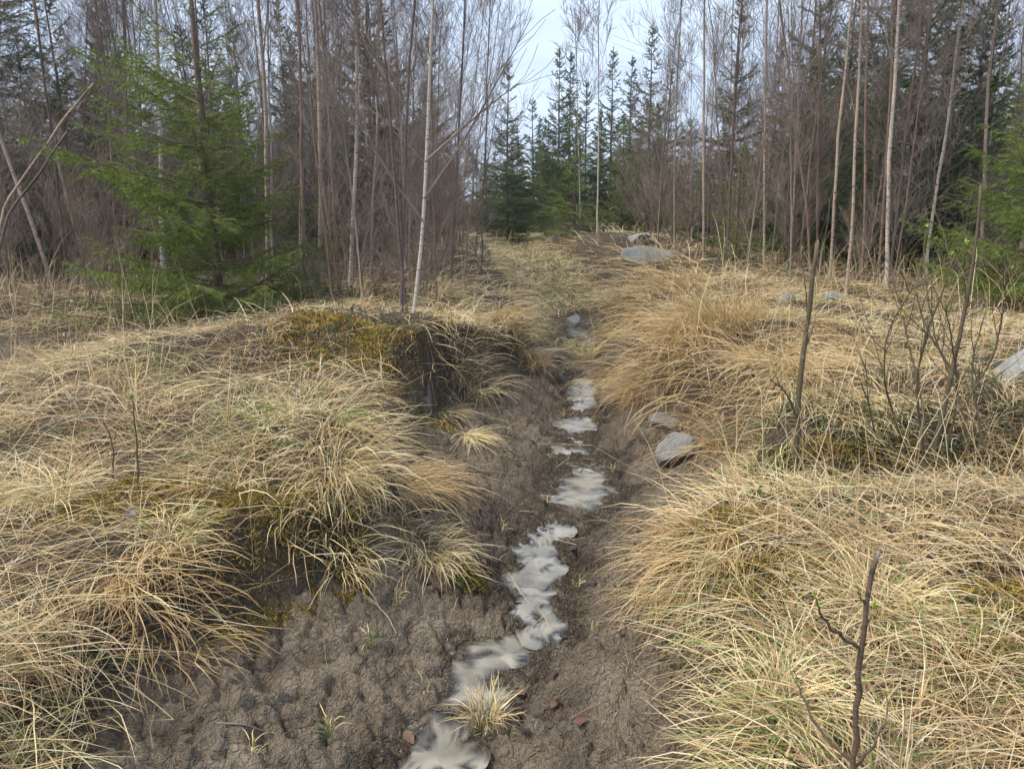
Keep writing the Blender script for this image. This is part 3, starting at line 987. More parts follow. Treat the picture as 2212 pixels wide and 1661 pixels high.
def stone(u, v, size, label, mat, seed, rot=0.0, bury=0.3, name='stone', cuts=9, at=None):
    r = np.random.default_rng(seed)
    p = ICO_V.copy()
    for _ in range(cuts):
        nrm = r.normal(0, 1, 3)
        nrm /= np.linalg.norm(nrm)
        dd = r.uniform(0.38, 0.75)
        s = p @ nrm
        p = p - np.maximum(s - dd, 0)[:, None] * nrm * 0.97
    p *= (1 + 0.10 * fbm(p[:, 0] * 2 + seed, p[:, 1] * 2 + p[:, 2] * 1.3, 1.0, 3, seed % 9))[:, None]
    p += 0.025 * np.stack([fbm(p[:, 1] + k, p[:, 2] + p[:, 0], 0.3, 2, k) for k in range(3)], -1)
    p *= np.array(size) / 2
    c, s = math.cos(rot), math.sin(rot)
    p[:, :2] = p[:, :2] @ np.array([[c, s], [-s, c]])
    pos = ground_at(u, v) if at is None else np.array([at[0], at[1], float(macro(*at))])
    p[:, 2] += size[2] * (0.5 - bury)
    mb = MB()
    mb.add(p, None, ICO_F)
    o = mb.build(name, M[mat], smooth=True)
    o.location = pos
    return tag(o, label, 'stone', 'stones')


stone(1462, 992, (0.265, 0.24, 0.26), 'rounded grey stone sitting in the mud on the right slope', 'rock', 21, 0.4, 0.33, cuts=5)
stone(1432, 925, (0.26, 0.2, 0.16), 'flat dark stone wedged behind the rounded grey stone', 'rock_dark', 8, -0.3, 0.35)
stone(1535, 968, (0.08, 0.06, 0.05), 'small pale pebble on the mud beside the rounded grey stone', 'rock_pale', 5, 0.2, 0.3)
stone(2222, 822, (0.50, 0.45, 0.46), 'pale grey boulder at the right edge beyond the willow bush', 'rock_pale', 13, 0.5, 0.4, 'boulder')
stone(1408, 560, (1.05, 0.7, 0.42), 'long pale boulder on the far right bank', 'rock', 18, 0.5, 0.36, 'boulder', 11)
stone(1372, 522, (0.55, 0.5, 0.32), 'pale boulder farther off behind the long one', 'rock', 4, -0.2, 0.35, 'boulder')
stone(1792, 655, (0.34, 0.3, 0.30), 'grey boulder in the grass under the birches on the right', 'rock', 31, 0.1, 0.45, 'boulder')
stone(1690, 650, (0.24, 0.24, 0.2), 'half hidden grey stone in the tall golden grass', 'rock', 37, 0.7, 0.5)
stone(1190, 768, (0.34, 0.26, 0.14), 'flat grey stone at the lip of the pool', 'rock', 47, 0.2, 0.35)
stone(1285, 742, (0.30, 0.2, 0.10), 'low wet stone in the stream below the pool', 'rock', 53, 0.9, 0.4)
stone(1240, 700, (0.22, 0.2, 0.22), 'grey stone with water trickling over it at the head of the pool', 'rock', 59, 0.2, 0.3)


# ------------------------------------------------------------------ stump under the moss
sp = ground_at(912, 905) + np.array([0.0, 0.05, -0.05])
root = empty('tree_stump', sp, 'rotten grey stump sticking out under the mossy mound', 'stump')
mb = MB()
a = np.linspace(0, 2 * np.pi, 18, endpoint=False)
rings = []
for k, (z, r) in enumerate(((-0.08, 0.085), (0.03, 0.075), (0.10, 0.066), (0.17, 0.062), (0.21, 0.056))):
    rr = r * (1 + 0.7 * fbm(np.cos(a) * 2, np.sin(a) * 2 + 4 + k * 0.3, 0.5, 3, 2))
    rings.append(np.stack([rr * np.cos(a), rr * np.sin(a), z + (0.16 * fbm(np.cos(a) * 3, np.sin(a) * 3, 0.6, 2, 7) if k == 4 else 0 * a)], -1))
V = np.concatenate(rings + [np.array([[0, 0, 0.15]])])
q = [[k * 18 + i, k * 18 + (i + 1) % 18, (k + 1) * 18 + (i + 1) % 18, (k + 1) * 18 + i] for k in range(4) for i in range(18)]
mb.add(V, q, [[72 + i, 72 + (i + 1) % 18, 90] for i in range(18)])
mb.build('trunk', M['stump'], root, smooth=True)
for k in range(4):
    ang = -2.4 + 0.6 * k
    P = np.array([[0.05 * math.cos(ang), 0.05 * math.sin(ang), 0.02], [0.11 * math.cos(ang), 0.11 * math.sin(ang), -0.03], [0.19 * math.cos(ang), 0.19 * math.sin(ang), -0.10]])
    mb = MB()
    mb.tubes(P, np.array([0.022, 0.016, 0.008]), 6)
    mb.build('root', M['stump'], root, smooth=True)


# ------------------------------------------------------------------ birches
def resample(P, n):
    P = np.asarray(P, float)
    s = np.concatenate([[0], np.cumsum(np.linalg.norm(np.diff(P, axis=0), axis=1))])
    t = np.linspace(0, s[-1], n)
    Q = np.stack([np.interp(t, s, P[:, k]) for k in range(3)], -1)
    for _ in range(2):
        Q[1:-1] = 0.25 * Q[:-2] + 0.5 * Q[1:-1] + 0.25 * Q[2:]
    return Q, s[-1]


def along(P, t):
    """points and tangents at parameters t (0..1) of polylines; P (N,3) or (M,N,3) with t (M,K)"""
    if P.ndim == 2:
        n = len(P) - 1
        f = np.clip(t, 0, 0.9999) * n
        i = f.astype(int)
        w = (f - i)[:, None]
        return P[i] * (1 - w) + P[i + 1] * w, norm(P[i + 1] - P[i])
    n = P.shape[1] - 1
    f = np.clip(t, 0, 0.9999) * n
    i = f.astype(int)
    w = (f - i)[..., None]
    r = np.arange(P.shape[0])[:, None]
    return P[r, i] * (1 - w) + P[r, i + 1] * w, norm(P[r, i + 1] - P[r, i])


def bent(start, d, L, n, curl, up, rs, wob=0.06):
    """M polylines from start in direction d, turning upward by 'up' and wandering"""
    m = len(start)
    P = np.empty((m, n, 3))
    P[:, 0] = start
    dd = norm(d)
    st = (L / (n - 1))[:, None]
    for k in range(1, n):
        dd = norm(dd + np.array([0, 0, 1.0]) * up + rs.normal(0, wob, (m, 3)) + curl)
        P[:, k] = P[:, k - 1] + dd * st
    return P


def birch_crown(mb, trunk, r0, H, rs, nb=26, t0=0.16, twigs=9, wide=1.0, wmin=0.0022, steep=1.0, dense=1.0):
    t = np.sort(t0 + (0.98 - t0) * rs.random(nb))
    S, T = along(trunk, t)
    az = rs.uniform(0, 2 * np.pi, nb)
    el = np.radians(rs.uniform(30, 66, nb) + 14 * (t - 0.4)) * steep
    D = np.stack([np.cos(az) * np.cos(el), np.sin(az) * np.cos(el), np.sin(el)], -1)
    L = wide * H * (0.07 + 0.21 * (1 - t) ** 0.7 * rs.uniform(0.5, 1.2, nb)) * np.where(t < 0.3, 0.75, 1)
    B = bent(S, D, L, 7, 0, 0.07, rs, 0.07)
    rb = np.maximum(r0 * (1 - t) * 0.30, 0.0028)
    mb.tubes(B, rb[:, None] * np.linspace(1, 0.25, 7)[None], 4, False)
    # twigs
    k = twigs
    tt = np.sort(0.18 + 0.8 * rs.random((nb, k)), 1)
    P, TT = along(B, tt)
    P, TT = P.reshape(-1, 3), TT.reshape(-1, 3)
    side = norm(rs.normal(0, 1, (nb * k, 3)))
    D2 = norm(TT * 0.9 + side * 0.65 + np.array([0, 0, 0.15]))
    L2 = np.repeat(L, k) * (0.15 + 0.38 * (1 - tt.ravel())) * rs.uniform(0.6, 1.2, nb * k) + 0.06
    W = bent(P, D2, L2, 4, 0, 0.04, rs, 0.10)
    mb.tubes(W, np.maximum(np.repeat(rb, k)[:, None] * 0.35, wmin * 0.75) * np.linspace(1, 0.5, 4)[None], 3, False)
    # fine twiglets as thin ribbons
    k2 = int(4 * dense)
    t3 = 0.2 + 0.78 * rs.random((nb * k, k2))
    P3, T3 = along(W, t3)
    P3, T3 = P3.reshape(-1, 3), T3.reshape(-1, 3)
    m3 = len(P3)
    D3 = norm(T3 + norm(rs.normal(0, 1, (m3, 3))) * 0.7 + np.array([0, 0, 0.1]))
    L3 = np.repeat(L2, k2) * rs.uniform(0.25, 0.6, m3) + 0.03
    Q = bent(P3, D3, L3, 3, 0, 0.03, rs, 0.12)
    Sd = norm(np.cross(D3, rs.normal(0, 1, (m3, 3))))
    mb.ribbons(Q, np.array([[1.0, 0.9, 0.6]]) * np.full((m3, 1), wmin * 0.62), Sd)


def trunk_radii(r0, n):
    t = np.linspace(0, 1, n)
    return r0 * (1 - t) ** 0.8 * 0.93 + 0.004 + r0 * 0.35 * np.exp(-t * 45)


def birch_at(pts, r0, bark, label, H=7.0, nb=24, name='birch_tree', t0=0.16, twigs=9, wide=1.0, group='birches by the ditch', seed=None, base=None, broken=False, dense=1.0, steep=1.0, extra=None):
    """a birch whose stem runs through image points at the distance of its foot"""
    rs = np.random.default_rng(seed if seed is not None else int(rng.integers(1e6)))
    b = ground_at(*pts[0]) if base is None else base
    P = [np.array([b[0], b[1], float(macro(b[0], b[1])) - 0.06])] + [on_plane(u, v, b[1]) for u, v in pts[1:]]
    if not broken:
        top = P[-1] - P[-2]
        top = top / np.linalg.norm(top)
        left = H - (P[-1][2] - P[0][2])
        if left > 0.3:
            for k in range(1, 5):
                P.append(P[-1] + norm(top * 0.7 + np.array([0, rs.normal(0, 0.05), 0.3])) * left / 4)
    r0 = r0 * 0.40
    n = 22
    T, ln = resample(P, n)
    T[2:] += np.cumsum(rs.normal(0, 0.006, (n - 2, 3)), 0) * np.array([1, 1, 0])
    root = empty(name, b, label, 'birch tree', group)
    mb = MB()
    rad = trunk_radii(r0, n) if not broken else r0 * np.linspace(1.05, 0.75, n)
    mb.tubes(T - b, rad, 9)
    mb.build('trunk', M[bark], root, smooth=True)
    if nb:
        mb = MB()
        birch_crown(mb, T - b, r0, ln, rs, nb, t0, twigs, wide, 0.0022 * max(1, b[1] / 8), steep, dense)
        if extra:
            for e in extra:
                Q, l2 = resample([on_plane(u, v, b[1]) - b for u, v in e], 9)
                mb.tubes(Q, np.linspace(0.012, 0.003, 9), 5)
                tt = rs.uniform(0.25, 0.98, 16)
                Sx, Tx = along(Q, tt)
                dd = norm(Tx + norm(rs.normal(0, 1, (16, 3))) * 0.55)
                W = bent(Sx, dd, rs.uniform(0.2, 0.5, 16), 4, 0, 0.05, rs, 0.1)
                mb.tubes(W, np.full((16, 4), 0.0022), 3, False)
        mb.build('crown', M['twig'], root)
    return root


# stems one can single out
birch_at([(890, 703), (898, 640), (908, 560), (917, 370), (922, 269), (932, 0)], 0.030, 'birch_pale', 'white stemmed birch leaning over the left bank beside the mossy mound', 6.5, 30, t0=0.2, seed=1, base=np.array([(890 - CU) / FR * 6.55, 6.5, 0.6]),
         extra=[[(916, 430), (1000, 310), (1100, 130), (1148, 38)], [(918, 350), (1030, 250), (1110, 185), (1125, 178)], [(915, 480), (820, 350), (760, 200)]])
birch_at([(868, 690), (866, 560), (868, 420), (872, 250), (880, 100), (892, 0)], 0.025, 'birch_dark', 'dark stemmed birch sharing the foot of the white stemmed one', 6.3, 26, t0=0.2, seed=2, base=np.array([(868 - CU) / FR * 6.55, 6.5, 0.6]))
birch_at([(880, 698), (870, 600), (858, 450), (845, 250), (820, 0)], 0.024, 'birch_dark', 'thin dark birch fanning left from the white stemmed one', 5.6, 22, t0=0.2, seed=3, base=np.array([(880 - CU) / FR * 6.55, 6.5, 0.6]))
birch_at([(352, 640), (350, 440), (348, 250), (342, 0)], 0.062, 'birch_pale', 'straight pale birch standing behind the big spruce', 8, 26, t0=0.3, seed=4)
birch_at([(578, 625), (576, 450), (572, 200), (556, 0)], 0.055, 'birch_tan', 'tan birch just right of the big spruce top', 8, 26, t0=0.25, seed=5)
birch_at([(692, 655), (690, 500), (688, 250), (672, 0)], 0.058, 'birch_tan', 'peeling tan birch at the right edge of the big spruce', 8, 26, t0=0.25, seed=6)
birch_at([(755, 625), (764, 430), (772, 250), (776, 0)], 0.05, 'birch_pale', 'pale birch midway between the big spruce and the white stemmed birch', 8, 26, t0=0.25, seed=7)
birch_at([(735, 640), (722, 430), (706, 200), (690, 0)], 0.035, 'birch_red', 'slim reddish birch crossing the pale midway one', 7, 22, t0=0.2, seed=8)
birch_at([(655, 620), (652, 400), (646, 150), (640, 0)], 0.045, 'birch_red', 'reddish birch behind the peeling tan one', 8, 22, t0=0.25, seed=9)
birch_at([(125, 640), (75, 500), (30, 380), (-20, 230)], 0.045, 'birch_tan', 'tan birch leaning left at the left edge', 6, 18, t0=0.3, seed=10)
birch_at([(205, 628), (170, 520), (130, 380), (110, 300), (72, 0)], 0.048, 'birch_tan', 'tan birch leaning left behind the broken poles', 7.5, 20, t0=0.3, seed=11)
birch_at([(250, 610), (246, 400), (232, 200), (205, 0)], 0.045, 'birch_red', 'rusty red birch left of the big spruce', 7.5, 22, t0=0.25, seed=12)
birch_at([(285, 612), (280, 420), (270, 240), (262, 0)], 0.042, 'birch_red', 'second rusty birch left of the big spruce, nearer its crown', 7.5, 22, t0=0.25, seed=13)
birch_at([(800, 610), (806, 400), (812, 150), (815, 0)], 0.036, 'birch_tan', 'slim tan birch right of the pale midway one', 7.5, 22, t0=0.25, seed=14)
birch_at([(975, 620), (980, 430), (990, 230), (1003, 20)], 0.028, 'birch_dark', 'thin dark birch at the left corner of the sky gap', 6, 20, t0=0.2, seed=15)
birch_at([(1040, 600), (1040, 430), (1046, 300)], 0.022, 'birch_dark', 'small dark birch at the left end of the far grass bank', 4.2, 18, t0=0.2, seed=16)
birch_at([(1916, 628), (1918, 520), (1926, 350), (1936, 180), (1948, 0)], 0.046, 'birch_pale', 'bright pale birch with knots, the most upright on the right', 7.5, 24, t0=0.3, seed=17)
birch_at([(1828, 640), (1838, 520), (1846, 350), (1855, 150), (1862, 0)], 0.034, 'birch_tan', 'tan birch left of the bright pale one', 7, 22, t0=0.25, seed=18)
birch_at([(1862, 615), (1866, 500), (1872, 300), (1876, 0)], 0.032, 'birch_red', 'red brown birch between the tan and the bright pale one', 7, 22, t0=0.25, seed=19)
birch_at([(1898, 600), (1905, 480), (1918, 320), (1925, 160), (1930, 0)], 0.03, 'birch_red', 'red brown birch touching the bright pale one', 7, 20, t0=0.25, seed=20)
birch_at([(1792, 625), (1800, 480), (1812, 300), (1830, 120), (1842, 0)], 0.034, 'birch_tan', 'tan birch leaning right behind the grey boulder', 7, 22, t0=0.25, seed=21)
birch_at([(1752, 600), (1745, 470), (1715, 300), (1700, 150), (1680, 0)], 0.034, 'birch_red', 'red birch leaning left across its neighbours', 7, 22, t0=0.25, seed=22)
birch_at([(1652, 590), (1650, 450), (1648, 280), (1652, 120), (1655, 0)], 0.034, 'birch_tan', 'lone tan birch right of the sky gap', 7.2, 22, t0=0.25, seed=23)
birch_at([(1765, 590), (1768, 400), (1775, 200), (1778, 0)], 0.03, 'birch_red', 'straight red birch right of the lone tan one', 7.2, 22, t0=0.25, seed=24)
birch_at([(1520, 560), (1521, 400), (1522, 200), (1523, 0)], 0.036, 'birch_tan', 'slender birch at the right corner of the sky gap', 8, 24, t0=0.25, seed=25)
birch_at([(1458, 540), (1455, 400), (1460, 230), (1468, 30)], 0.034, 'birch_tan', 'thin birch rising behind the long boulder', 7.5, 22, t0=0.25, seed=26)
birch_at([(2120, 600), (2122, 430), (2130, 200), (2152, 0)], 0.048, 'birch_tan', 'tan birch in front of the spruce at the right edge', 7, 22, t0=0.3, seed=27)
birch_at([(1570, 570), (1578, 400), (1590, 200), (1602, 0)], 0.03, 'birch_dark', 'dark thin birch between the slender and the lone tan one', 7.5, 22, t0=0.25, seed=28)
birch_at([(2030, 600), (2045, 430), (2062, 200), (2075, 0)], 0.03, 'birch_dark', 'dark birch between the bright pale one and the right spruce', 7, 22, t0=0.25, seed=29)
birch_at([(1290, 505), (1291, 420), (1292, 300), (1293, 215)], 0.035, 'birch_pale', 'pale birch in front of the far spruces in the middle', 6, 20, t0=0.3, seed=30)
birch_at([(1255, 500), (1250, 400), (1246, 260)], 0.03, 'birch_pale', 'thin pale birch beside the middle one in front of the far spruces', 6, 20, t0=0.3, seed=31)

# broken poles leaning at the left
bp = np.array([on_plane(-60, 520, 7.2)[0], 7.2, 0])
for pts, lab, bk in (([(-60, 530), (0, 452), (75, 345), (130, 262), (197, 180)], 'broken birch pole with a bare tan end leaning across the left edge', 'birch_tan'),
                     ([(-70, 545), (0, 470), (60, 385), (128, 285)], 'dark broken pole lying along the bare tipped one', 'birch_dark')):
    birch_at(pts, 0.032, bk, lab, 3, 8, 'broken_birch', 0.1, 4, 0.5, 'broken poles', None, bp, True)
    bp = bp + np.array([0.1, -0.15, 0])

# leafless young birches of the thicket: a few kinds, copied
barks = ['birch_tan', 'birch_red', 'birch_dark', 'birch_pale', 'birch_tan', 'birch_dark', 'birch_tan', 'birch_red', 'birch_pale', 'birch_dark']
protos = []
for k in range(10):
    rs = np.random.default_rng(100 + k)
    H = rs.uniform(5.5, 8.0)
    z = np.linspace(-0.08, H, 16)
    bendx, bendy = rs.normal(0, 0.25, 2)
    T = np.stack([bendx * (z / H) ** 2 + np.cumsum(rs.normal(0, 0.012, 16)), bendy * (z / H) ** 2 + np.cumsum(rs.normal(0, 0.012, 16)), z], -1)
    T[:, :2] -= T[0, :2]
    r0 = rs.uniform(0.009, 0.019)
    mt, mc = MB(), MB()
    mt.tubes(T, trunk_radii(r0, 16), 7)
    birch_crown(mc, T, r0, H, rs, 42, 0.07, 11, 0.95, 0.0032, 1.08, 1.0)
    protos.append((mt.mesh('trunk', M[barks[k]], True), mc.mesh('crown', M['twig'])))
shrubs = []
for k in range(4):                                            # many stemmed leafless scrub
    rs = np.random.default_rng(300 + k)
    ms = MB()
    for s in range(9):
        H = rs.uniform(1.2, 2.8)
        a0, ln = rs.uniform(0, 6.28), rs.uniform(0.15, 0.9)
        z = np.linspace(-0.05, H, 8)
        zc = np.maximum(z, 0) / H
        T = np.stack([ln * zc ** 1.3 * H * 0.5 * math.cos(a0), ln * zc ** 1.3 * H * 0.5 * math.sin(a0), z], -1) + np.cumsum(rs.normal(0, 0.015, (8, 3)), 0) * [1, 1, 0]
        T[:, :2] += rs.normal(0, 0.08, 2)
        ms.tubes(T, np.linspace(0.010, 0.003, 8), 4)
        birch_crown(ms, T, 0.009, H, rs, 9, 0.15, 5, 1.5, 0.0030, 0.9, 0.6)
    shrubs.append(ms.mesh('leafless_shrub', M['brush']))


LOW = [(-6.2, 8.3), (-5.4, 7.7), (-4.8, 8.0), (-5.9, 7.4), (-4.4, 8.6), (-6.8, 9.0), (-5.0, 9.2), (-4.2, 7.6), (-1.9, 7.7), (-1.5, 8.1), (-2.0, 8.6), (-1.2, 8.6), (-0.9, 7.8), (4.3, 9.6), (5.2, 9.0), (5.9, 9.8), (3.7, 10.4), (4.8, 10.8), (6.6, 9.3), (3.2, 11.2)]


def place(meshes, name, x, y, s, label, cat, group, tilt=0.03):
    z = float(macro(x, y))
    rt = (random.gauss(0, tilt), random.gauss(0, tilt), random.uniform(0, 6.28))
    if len(meshes) == 1:
        o = bpy.data.objects.new(name, meshes[0])
        COL.objects.link(o)
        o.location, o.rotation_euler, o.scale = (x, y, z), rt, (s, s, s)
        return tag(o, label, cat, group)
    r = empty(name, (x, y, z), label, cat, group)
    r.rotation_euler, r.scale = rt, (s, s, s)
    for me in meshes:
        o = bpy.data.objects.new(me.name.split('.')[0], me)
        COL.objects.link(o)
        o.parent = r
    return r


def corridor(x, y):
    """open strip along the ditch"""
    c = float(xc_f(y))
    w = 1.7 + 0.02 * y
    return c - w - (0.1 if y < 12 else 0.0) < x < c + w + (0.9 if y < 14 else 0.3)


taken = []
cnt = 0
tries = 0
while cnt < 225 and tries < 9000:
    tries += 1
    y = 8.8 + 24 * random.random() ** 0.95
    x = random.uniform(-1, 1) * (0.72 * y + 1.2)
    if corridor(x, y) and y < 25.5:
        continue
    if -0.055 * y - 0.5 < x < 0.225 * y + 0.5 and y > 12:
        continue
    if abs(x + 2.9) < 1.3 and y < 9.6:
        continue
    if any((x - a) ** 2 + (y - b) ** 2 < 0.16 for a, b in taken):
        continue
    taken.append((x, y))
    far = y > 20
    side = 'left' if x < 0.3 else 'right'
    tone = {'birch_tan': 'tan', 'birch_red': 'red brown', 'birch_dark': 'dark', 'birch_pale': 'pale'}[barks[cnt % 10]]
    lab = ('slender %s stemmed birch deep in the thicket %s of the ditch' if far else '%s stemmed young birch in the nearer thicket %s of the ditch') % (tone, side)
    place(protos[cnt % 10], 'birch_tree', x, y, random.uniform(0.58, 0.85) if y > 16 else random.uniform(0.72, 1.05), lab, 'birch tree', ('far ' if far else 'near ') + tone + ' thicket birches ' + side, 0.035)
    cnt += 1
EDGE = [(-1.0, 9.2), (-1.3, 10.6), (-0.9, 12.2), (-1.1, 14), (-2.0, 10.0), (-1.4, 16), (-1.9, 18), (3.6, 13), (3.9, 14.5), (3.3, 16), (3.8, 17.5), (4.4, 12.2), (4.9, 14), (3.5, 19.5), (2.9, 21), (-2.0, 20.5), (-1.6, 22.5), (-2.6, 24), (3.6, 24)]
NEARBY = [(-1.35, 6.9), (-1.7, 7.3), (-1.05, 7.2), (-0.75, 7.6), (-1.5, 7.9), (-0.85, 8.4), (-1.9, 8.4), (-1.2, 8.9), (-0.6, 9.3), (-1.6, 9.6), (-0.9, 10.2), (-0.55, 11.4), (-1.3, 11.0), (-0.9, 12.8),
          (2.9, 9.6), (3.4, 10.2), (2.6, 10.9), (3.8, 10.9), (2.3, 12.2), (3.0, 12.0), (3.6, 12.6), (2.5, 13.4), (3.2, 14.0), (2.7, 15.2), (3.5, 15.6), (2.9, 17), (4.3, 9.4), (4.7, 10.3), (3.1, 8.6), (4.1, 8.3), (5.4, 8.7), (6.1, 9.4),
          (-5.6, 8.6), (-6.4, 9.4), (-4.9, 9.8), (-4.1, 9.3), (-1.6, 14), (-1.5, 16)]
for k, (x, y) in enumerate(NEARBY):
    side = 'left' if x < 0.3 else 'right'
    j = (0, 1, 2, 7, 5, 9, 4)[k % 7]
    tone = {'birch_tan': 'tan', 'birch_red': 'red brown', 'birch_dark': 'dark', 'birch_pale': 'pale'}[barks[j]]
    place(protos[j], 'birch_sapling', x, y, random.uniform(0.36, 0.62), 'thin %s birch sapling crowding the bank %s of the ditch' % (tone, side), 'birch sapling', tone + ' saplings on the bank ' + side, 0.07)
for k in range(105):
    while True:
        if k < len(EDGE):
            x, y = EDGE[k]
            break
        y = 8.2 + 20 * random.random() ** 1.2
        x = random.uniform(-1, 1) * (0.72 * y + 1.0)
        if not corridor(x, y) and not (abs(x + 2.9) < 1.4 and y < 9.4) and not (x > 0 and y < 10.5):
            break
    side = 'left' if x < 0.3 else 'right'
    place([shrubs[k % 4]], 'leafless_shrub', x, y, random.uniform(0.6, 1.1), 'tangled leafless brush in the thicket %s of the ditch' % side, 'shrub', 'thicket brush ' + side, 0.1)

for k, (x, y) in enumerate(LOW):
    side = 'left' if x < 0.3 else 'right'
    place([shrubs[k % 4]], 'leafless_shrub', x, y, random.uniform(0.32, 0.55), 'knee high brown brush at the edge of the woods %s of the ditch' % side, 'shrub', 'low brush ' + side, 0.15)


# ------------------------------------------------------------------ spruces
GREENS = np.array([[0.075, 0.125, 0.034], [0.095, 0.15, 0.04], [0.06, 0.105, 0.036], [0.115, 0.17, 0.05]])


def spruce_parts(H, rad, seed, whorl=0.17, per=5, needle=(0.019, 0.0024), dens=85, tert=True, sec_sp=0.075, asym=None, sparse_top=0.0, z0=0.1, wood_min=0.0016, pal=GREENS, power=0.8, lift=0, droop=-0.03, inter=0.8, skirt=0.0):
    rs = np.random.default_rng(seed)
    n = 18
    z = np.linspace(-0.1, H, n)
    T = np.stack([np.cumsum(rs.normal(0, 0.006, n)), np.cumsum(rs.normal(0, 0.006, n)), z], -1)
    T[:, :2] -= T[1, :2]
    trunk = MB()
    r0 = 0.009 * H + 0.006
    trunk.tubes(T, r0 * (1 - np.linspace(0, 1, n)) ** 0.9 + 0.003, 8)
    zs, azs = [], []
    zz = z0
    while zz < H * 0.985:
        a0 = rs.uniform(0, 6.28)
        k = per + rs.integers(-1, 2)
        if rs.random() < sparse_top * (zz / H):
            k = max(2, k - 3)
        for j in range(k):
            zs.append(zz + rs.normal(0, 0.02))
            azs.append(a0 + 6.283 * j / k + rs.normal(0, 0.2))
        if rs.random() < inter:
            for j in range(2):
                zs.append(zz + whorl * rs.uniform(0.3, 0.7))
                azs.append(rs.uniform(0, 6.28))
        zz += whorl * rs.uniform(0.85, 1.2) * (1 + 0.5 * zz / H) * (1 - skirt * max(0.0, 1 - 2.6 * zz / H))
    zs, azs = np.array(zs), np.array(azs)
    nb = len(zs)
    t = np.clip(zs / H, 0, 1)
    L = rad * (1 - t) ** power * rs.uniform(0.65, 1.12, nb) + 0.06
    if asym is not None:
        L = L * asym(azs, t)
    el = np.radians(-6 + lift + 46 * t ** 1.2 + rs.normal(0, 8, nb))
    S = np.stack([np.interp(zs, z, T[:, 0]), np.interp(zs, z, T[:, 1]), zs], -1)
    D = np.stack([np.cos(azs) * np.cos(el), np.sin(azs) * np.cos(el), np.sin(el)], -1)
    B = bent(S, D, L, 8, 0, 0.045, rs, 0.03)
    wood, fol = MB(), MB()
    rb = 0.006 * L + 0.003
    wood.tubes(B, np.maximum(rb[:, None] * np.linspace(1, 0.2, 8)[None], wood_min), 4, False)
    segs = []                                                # (start, end) pieces that carry needles

    def carry(P, a=0):
        segs.append(np.stack([P[:, a:-1].reshape(-1, 3), P[:, a + 1:].reshape(-1, 3)], 1))
    carry(B, 2)
    K = np.maximum(3, (L / sec_sp).astype(int))
    bi = np.repeat(np.arange(nb), K)
    ts = np.clip(np.concatenate([np.linspace(0.10, 0.96, k) + rs.normal(0, 0.012, k) for k in K]), 0.02, 0.985)
    sgn = np.concatenate([np.where(np.arange(k) % 2 == 0, 1.0, -1.0) for k in K])
    bi, ts, sgn = np.repeat(bi, 2), np.repeat(ts, 2), np.stack([sgn, -sgn], 1).ravel()
    f = np.clip(ts, 0, 0.999) * 7
    i = f.astype(int)
    w = (f - i)[:, None]
    P2 = B[bi, i] * (1 - w) + B[bi, i + 1] * w
    T2 = norm(B[bi, i + 1] - B[bi, i])
    side = norm(np.cross(T2, np.array([0, 0, 1.0]))) * sgn[:, None]
    m = len(bi)
    D2 = norm(T2 * 0.75 + side * 0.8 + rs.normal(0, 0.16, (m, 3)) + np.array([0, 0, -0.08]))
    L2 = (0.42 * L[bi] * (1 - ts) ** 0.75 * np.clip(ts * 4.5, 0.3, 1) + 0.035) * rs.uniform(0.55, 1.15, m)
    W = bent(P2, D2, L2, 4, 0, droop, rs, 0.09)
    wood.tubes(W, np.full((m, 4), max(wood_min, 0.0014)) * np.linspace(1.2, 0.7, 4)[None], 3, False)
    carry(W)
    if tert:
        K3 = np.clip((L2 / 0.055).astype(int), 1, 7)
        wi = np.repeat(np.arange(m), K3)
        t3 = rs.uniform(0.12, 0.92, len(wi))
        f = t3 * 3
        i = f.astype(int)
        w = (f - i)[:, None]
        P3 = W[wi, i] * (1 - w) + W[wi, i + 1] * w
        T3 = norm(W[wi, i + 1] - W[wi, i])
        m3 = len(wi)
        s3 = norm(np.cross(T3, np.array([0, 0, 1.0]))) * np.where(rs.random(m3) < 0.5, 1, -1)[:, None]
        D3 = norm(T3 * 0.8 + s3 * 0.75 + rs.normal(0, 0.2, (m3, 3)) + np.array([0, 0, -0.12]))
        L3 = (0.4 * L2[wi] * (1 - t3) + 0.03) * rs.uniform(0.6, 1.2, m3)
        V = bent(P3, D3, L3, 3, 0, droop, rs, 0.09)
        carry(V)
    # leader
    carry(T[None, -3:, :])
    G = np.concatenate(segs)
    ln = np.linalg.norm(G[:, 1] - G[:, 0], axis=1)
    cntn = rs.poisson(ln * dens)
    gi = np.repeat(np.arange(len(G)), cntn)
    u = rs.random(len(gi))[:, None]
    P = G[gi, 0] * (1 - u) + G[gi, 1] * u
    d = norm(G[gi, 1] - G[gi, 0])
    rv = rs.normal(0, 1, P.shape)
    rv[:, 2] = rv[:, 2] * 0.8 + 0.25
    rv = norm(rv - (rv * d).sum(1, keepdims=True) * d)
    nd = norm(d * 0.9 + rv * 0.68)
    nl = needle[0] * rs.uniform(0.7, 1.15, len(P))[:, None]
    sd = norm(np.cross(nd, rs.normal(0, 1, P.shape))) * needle[1] * 0.5
    tri = np.stack([P - sd, P + sd, P + nd * nl], 1)
    # younger shoots towards the branch ends are a lighter green
    c = pal[rs.integers(0, len(pal), len(G))][gi] * (1 + rs.normal(0, 0.12, (len(P), 1)))
    fol.add(tri.reshape(-1, 3), None, np.arange(len(P) * 3).reshape(-1, 3), np.repeat(np.clip(c, 0.005, 1), 3, 0))
    return trunk, wood, fol, T


def spruce_meshes(*a, **k):
    t, w, f, _ = spruce_parts(*a, **k)
    return (t.mesh('trunk', M['spruce_bark'], True), w.mesh('crown', M['spruce_bark']), f.mesh('foliage', M['needle'], False, True))


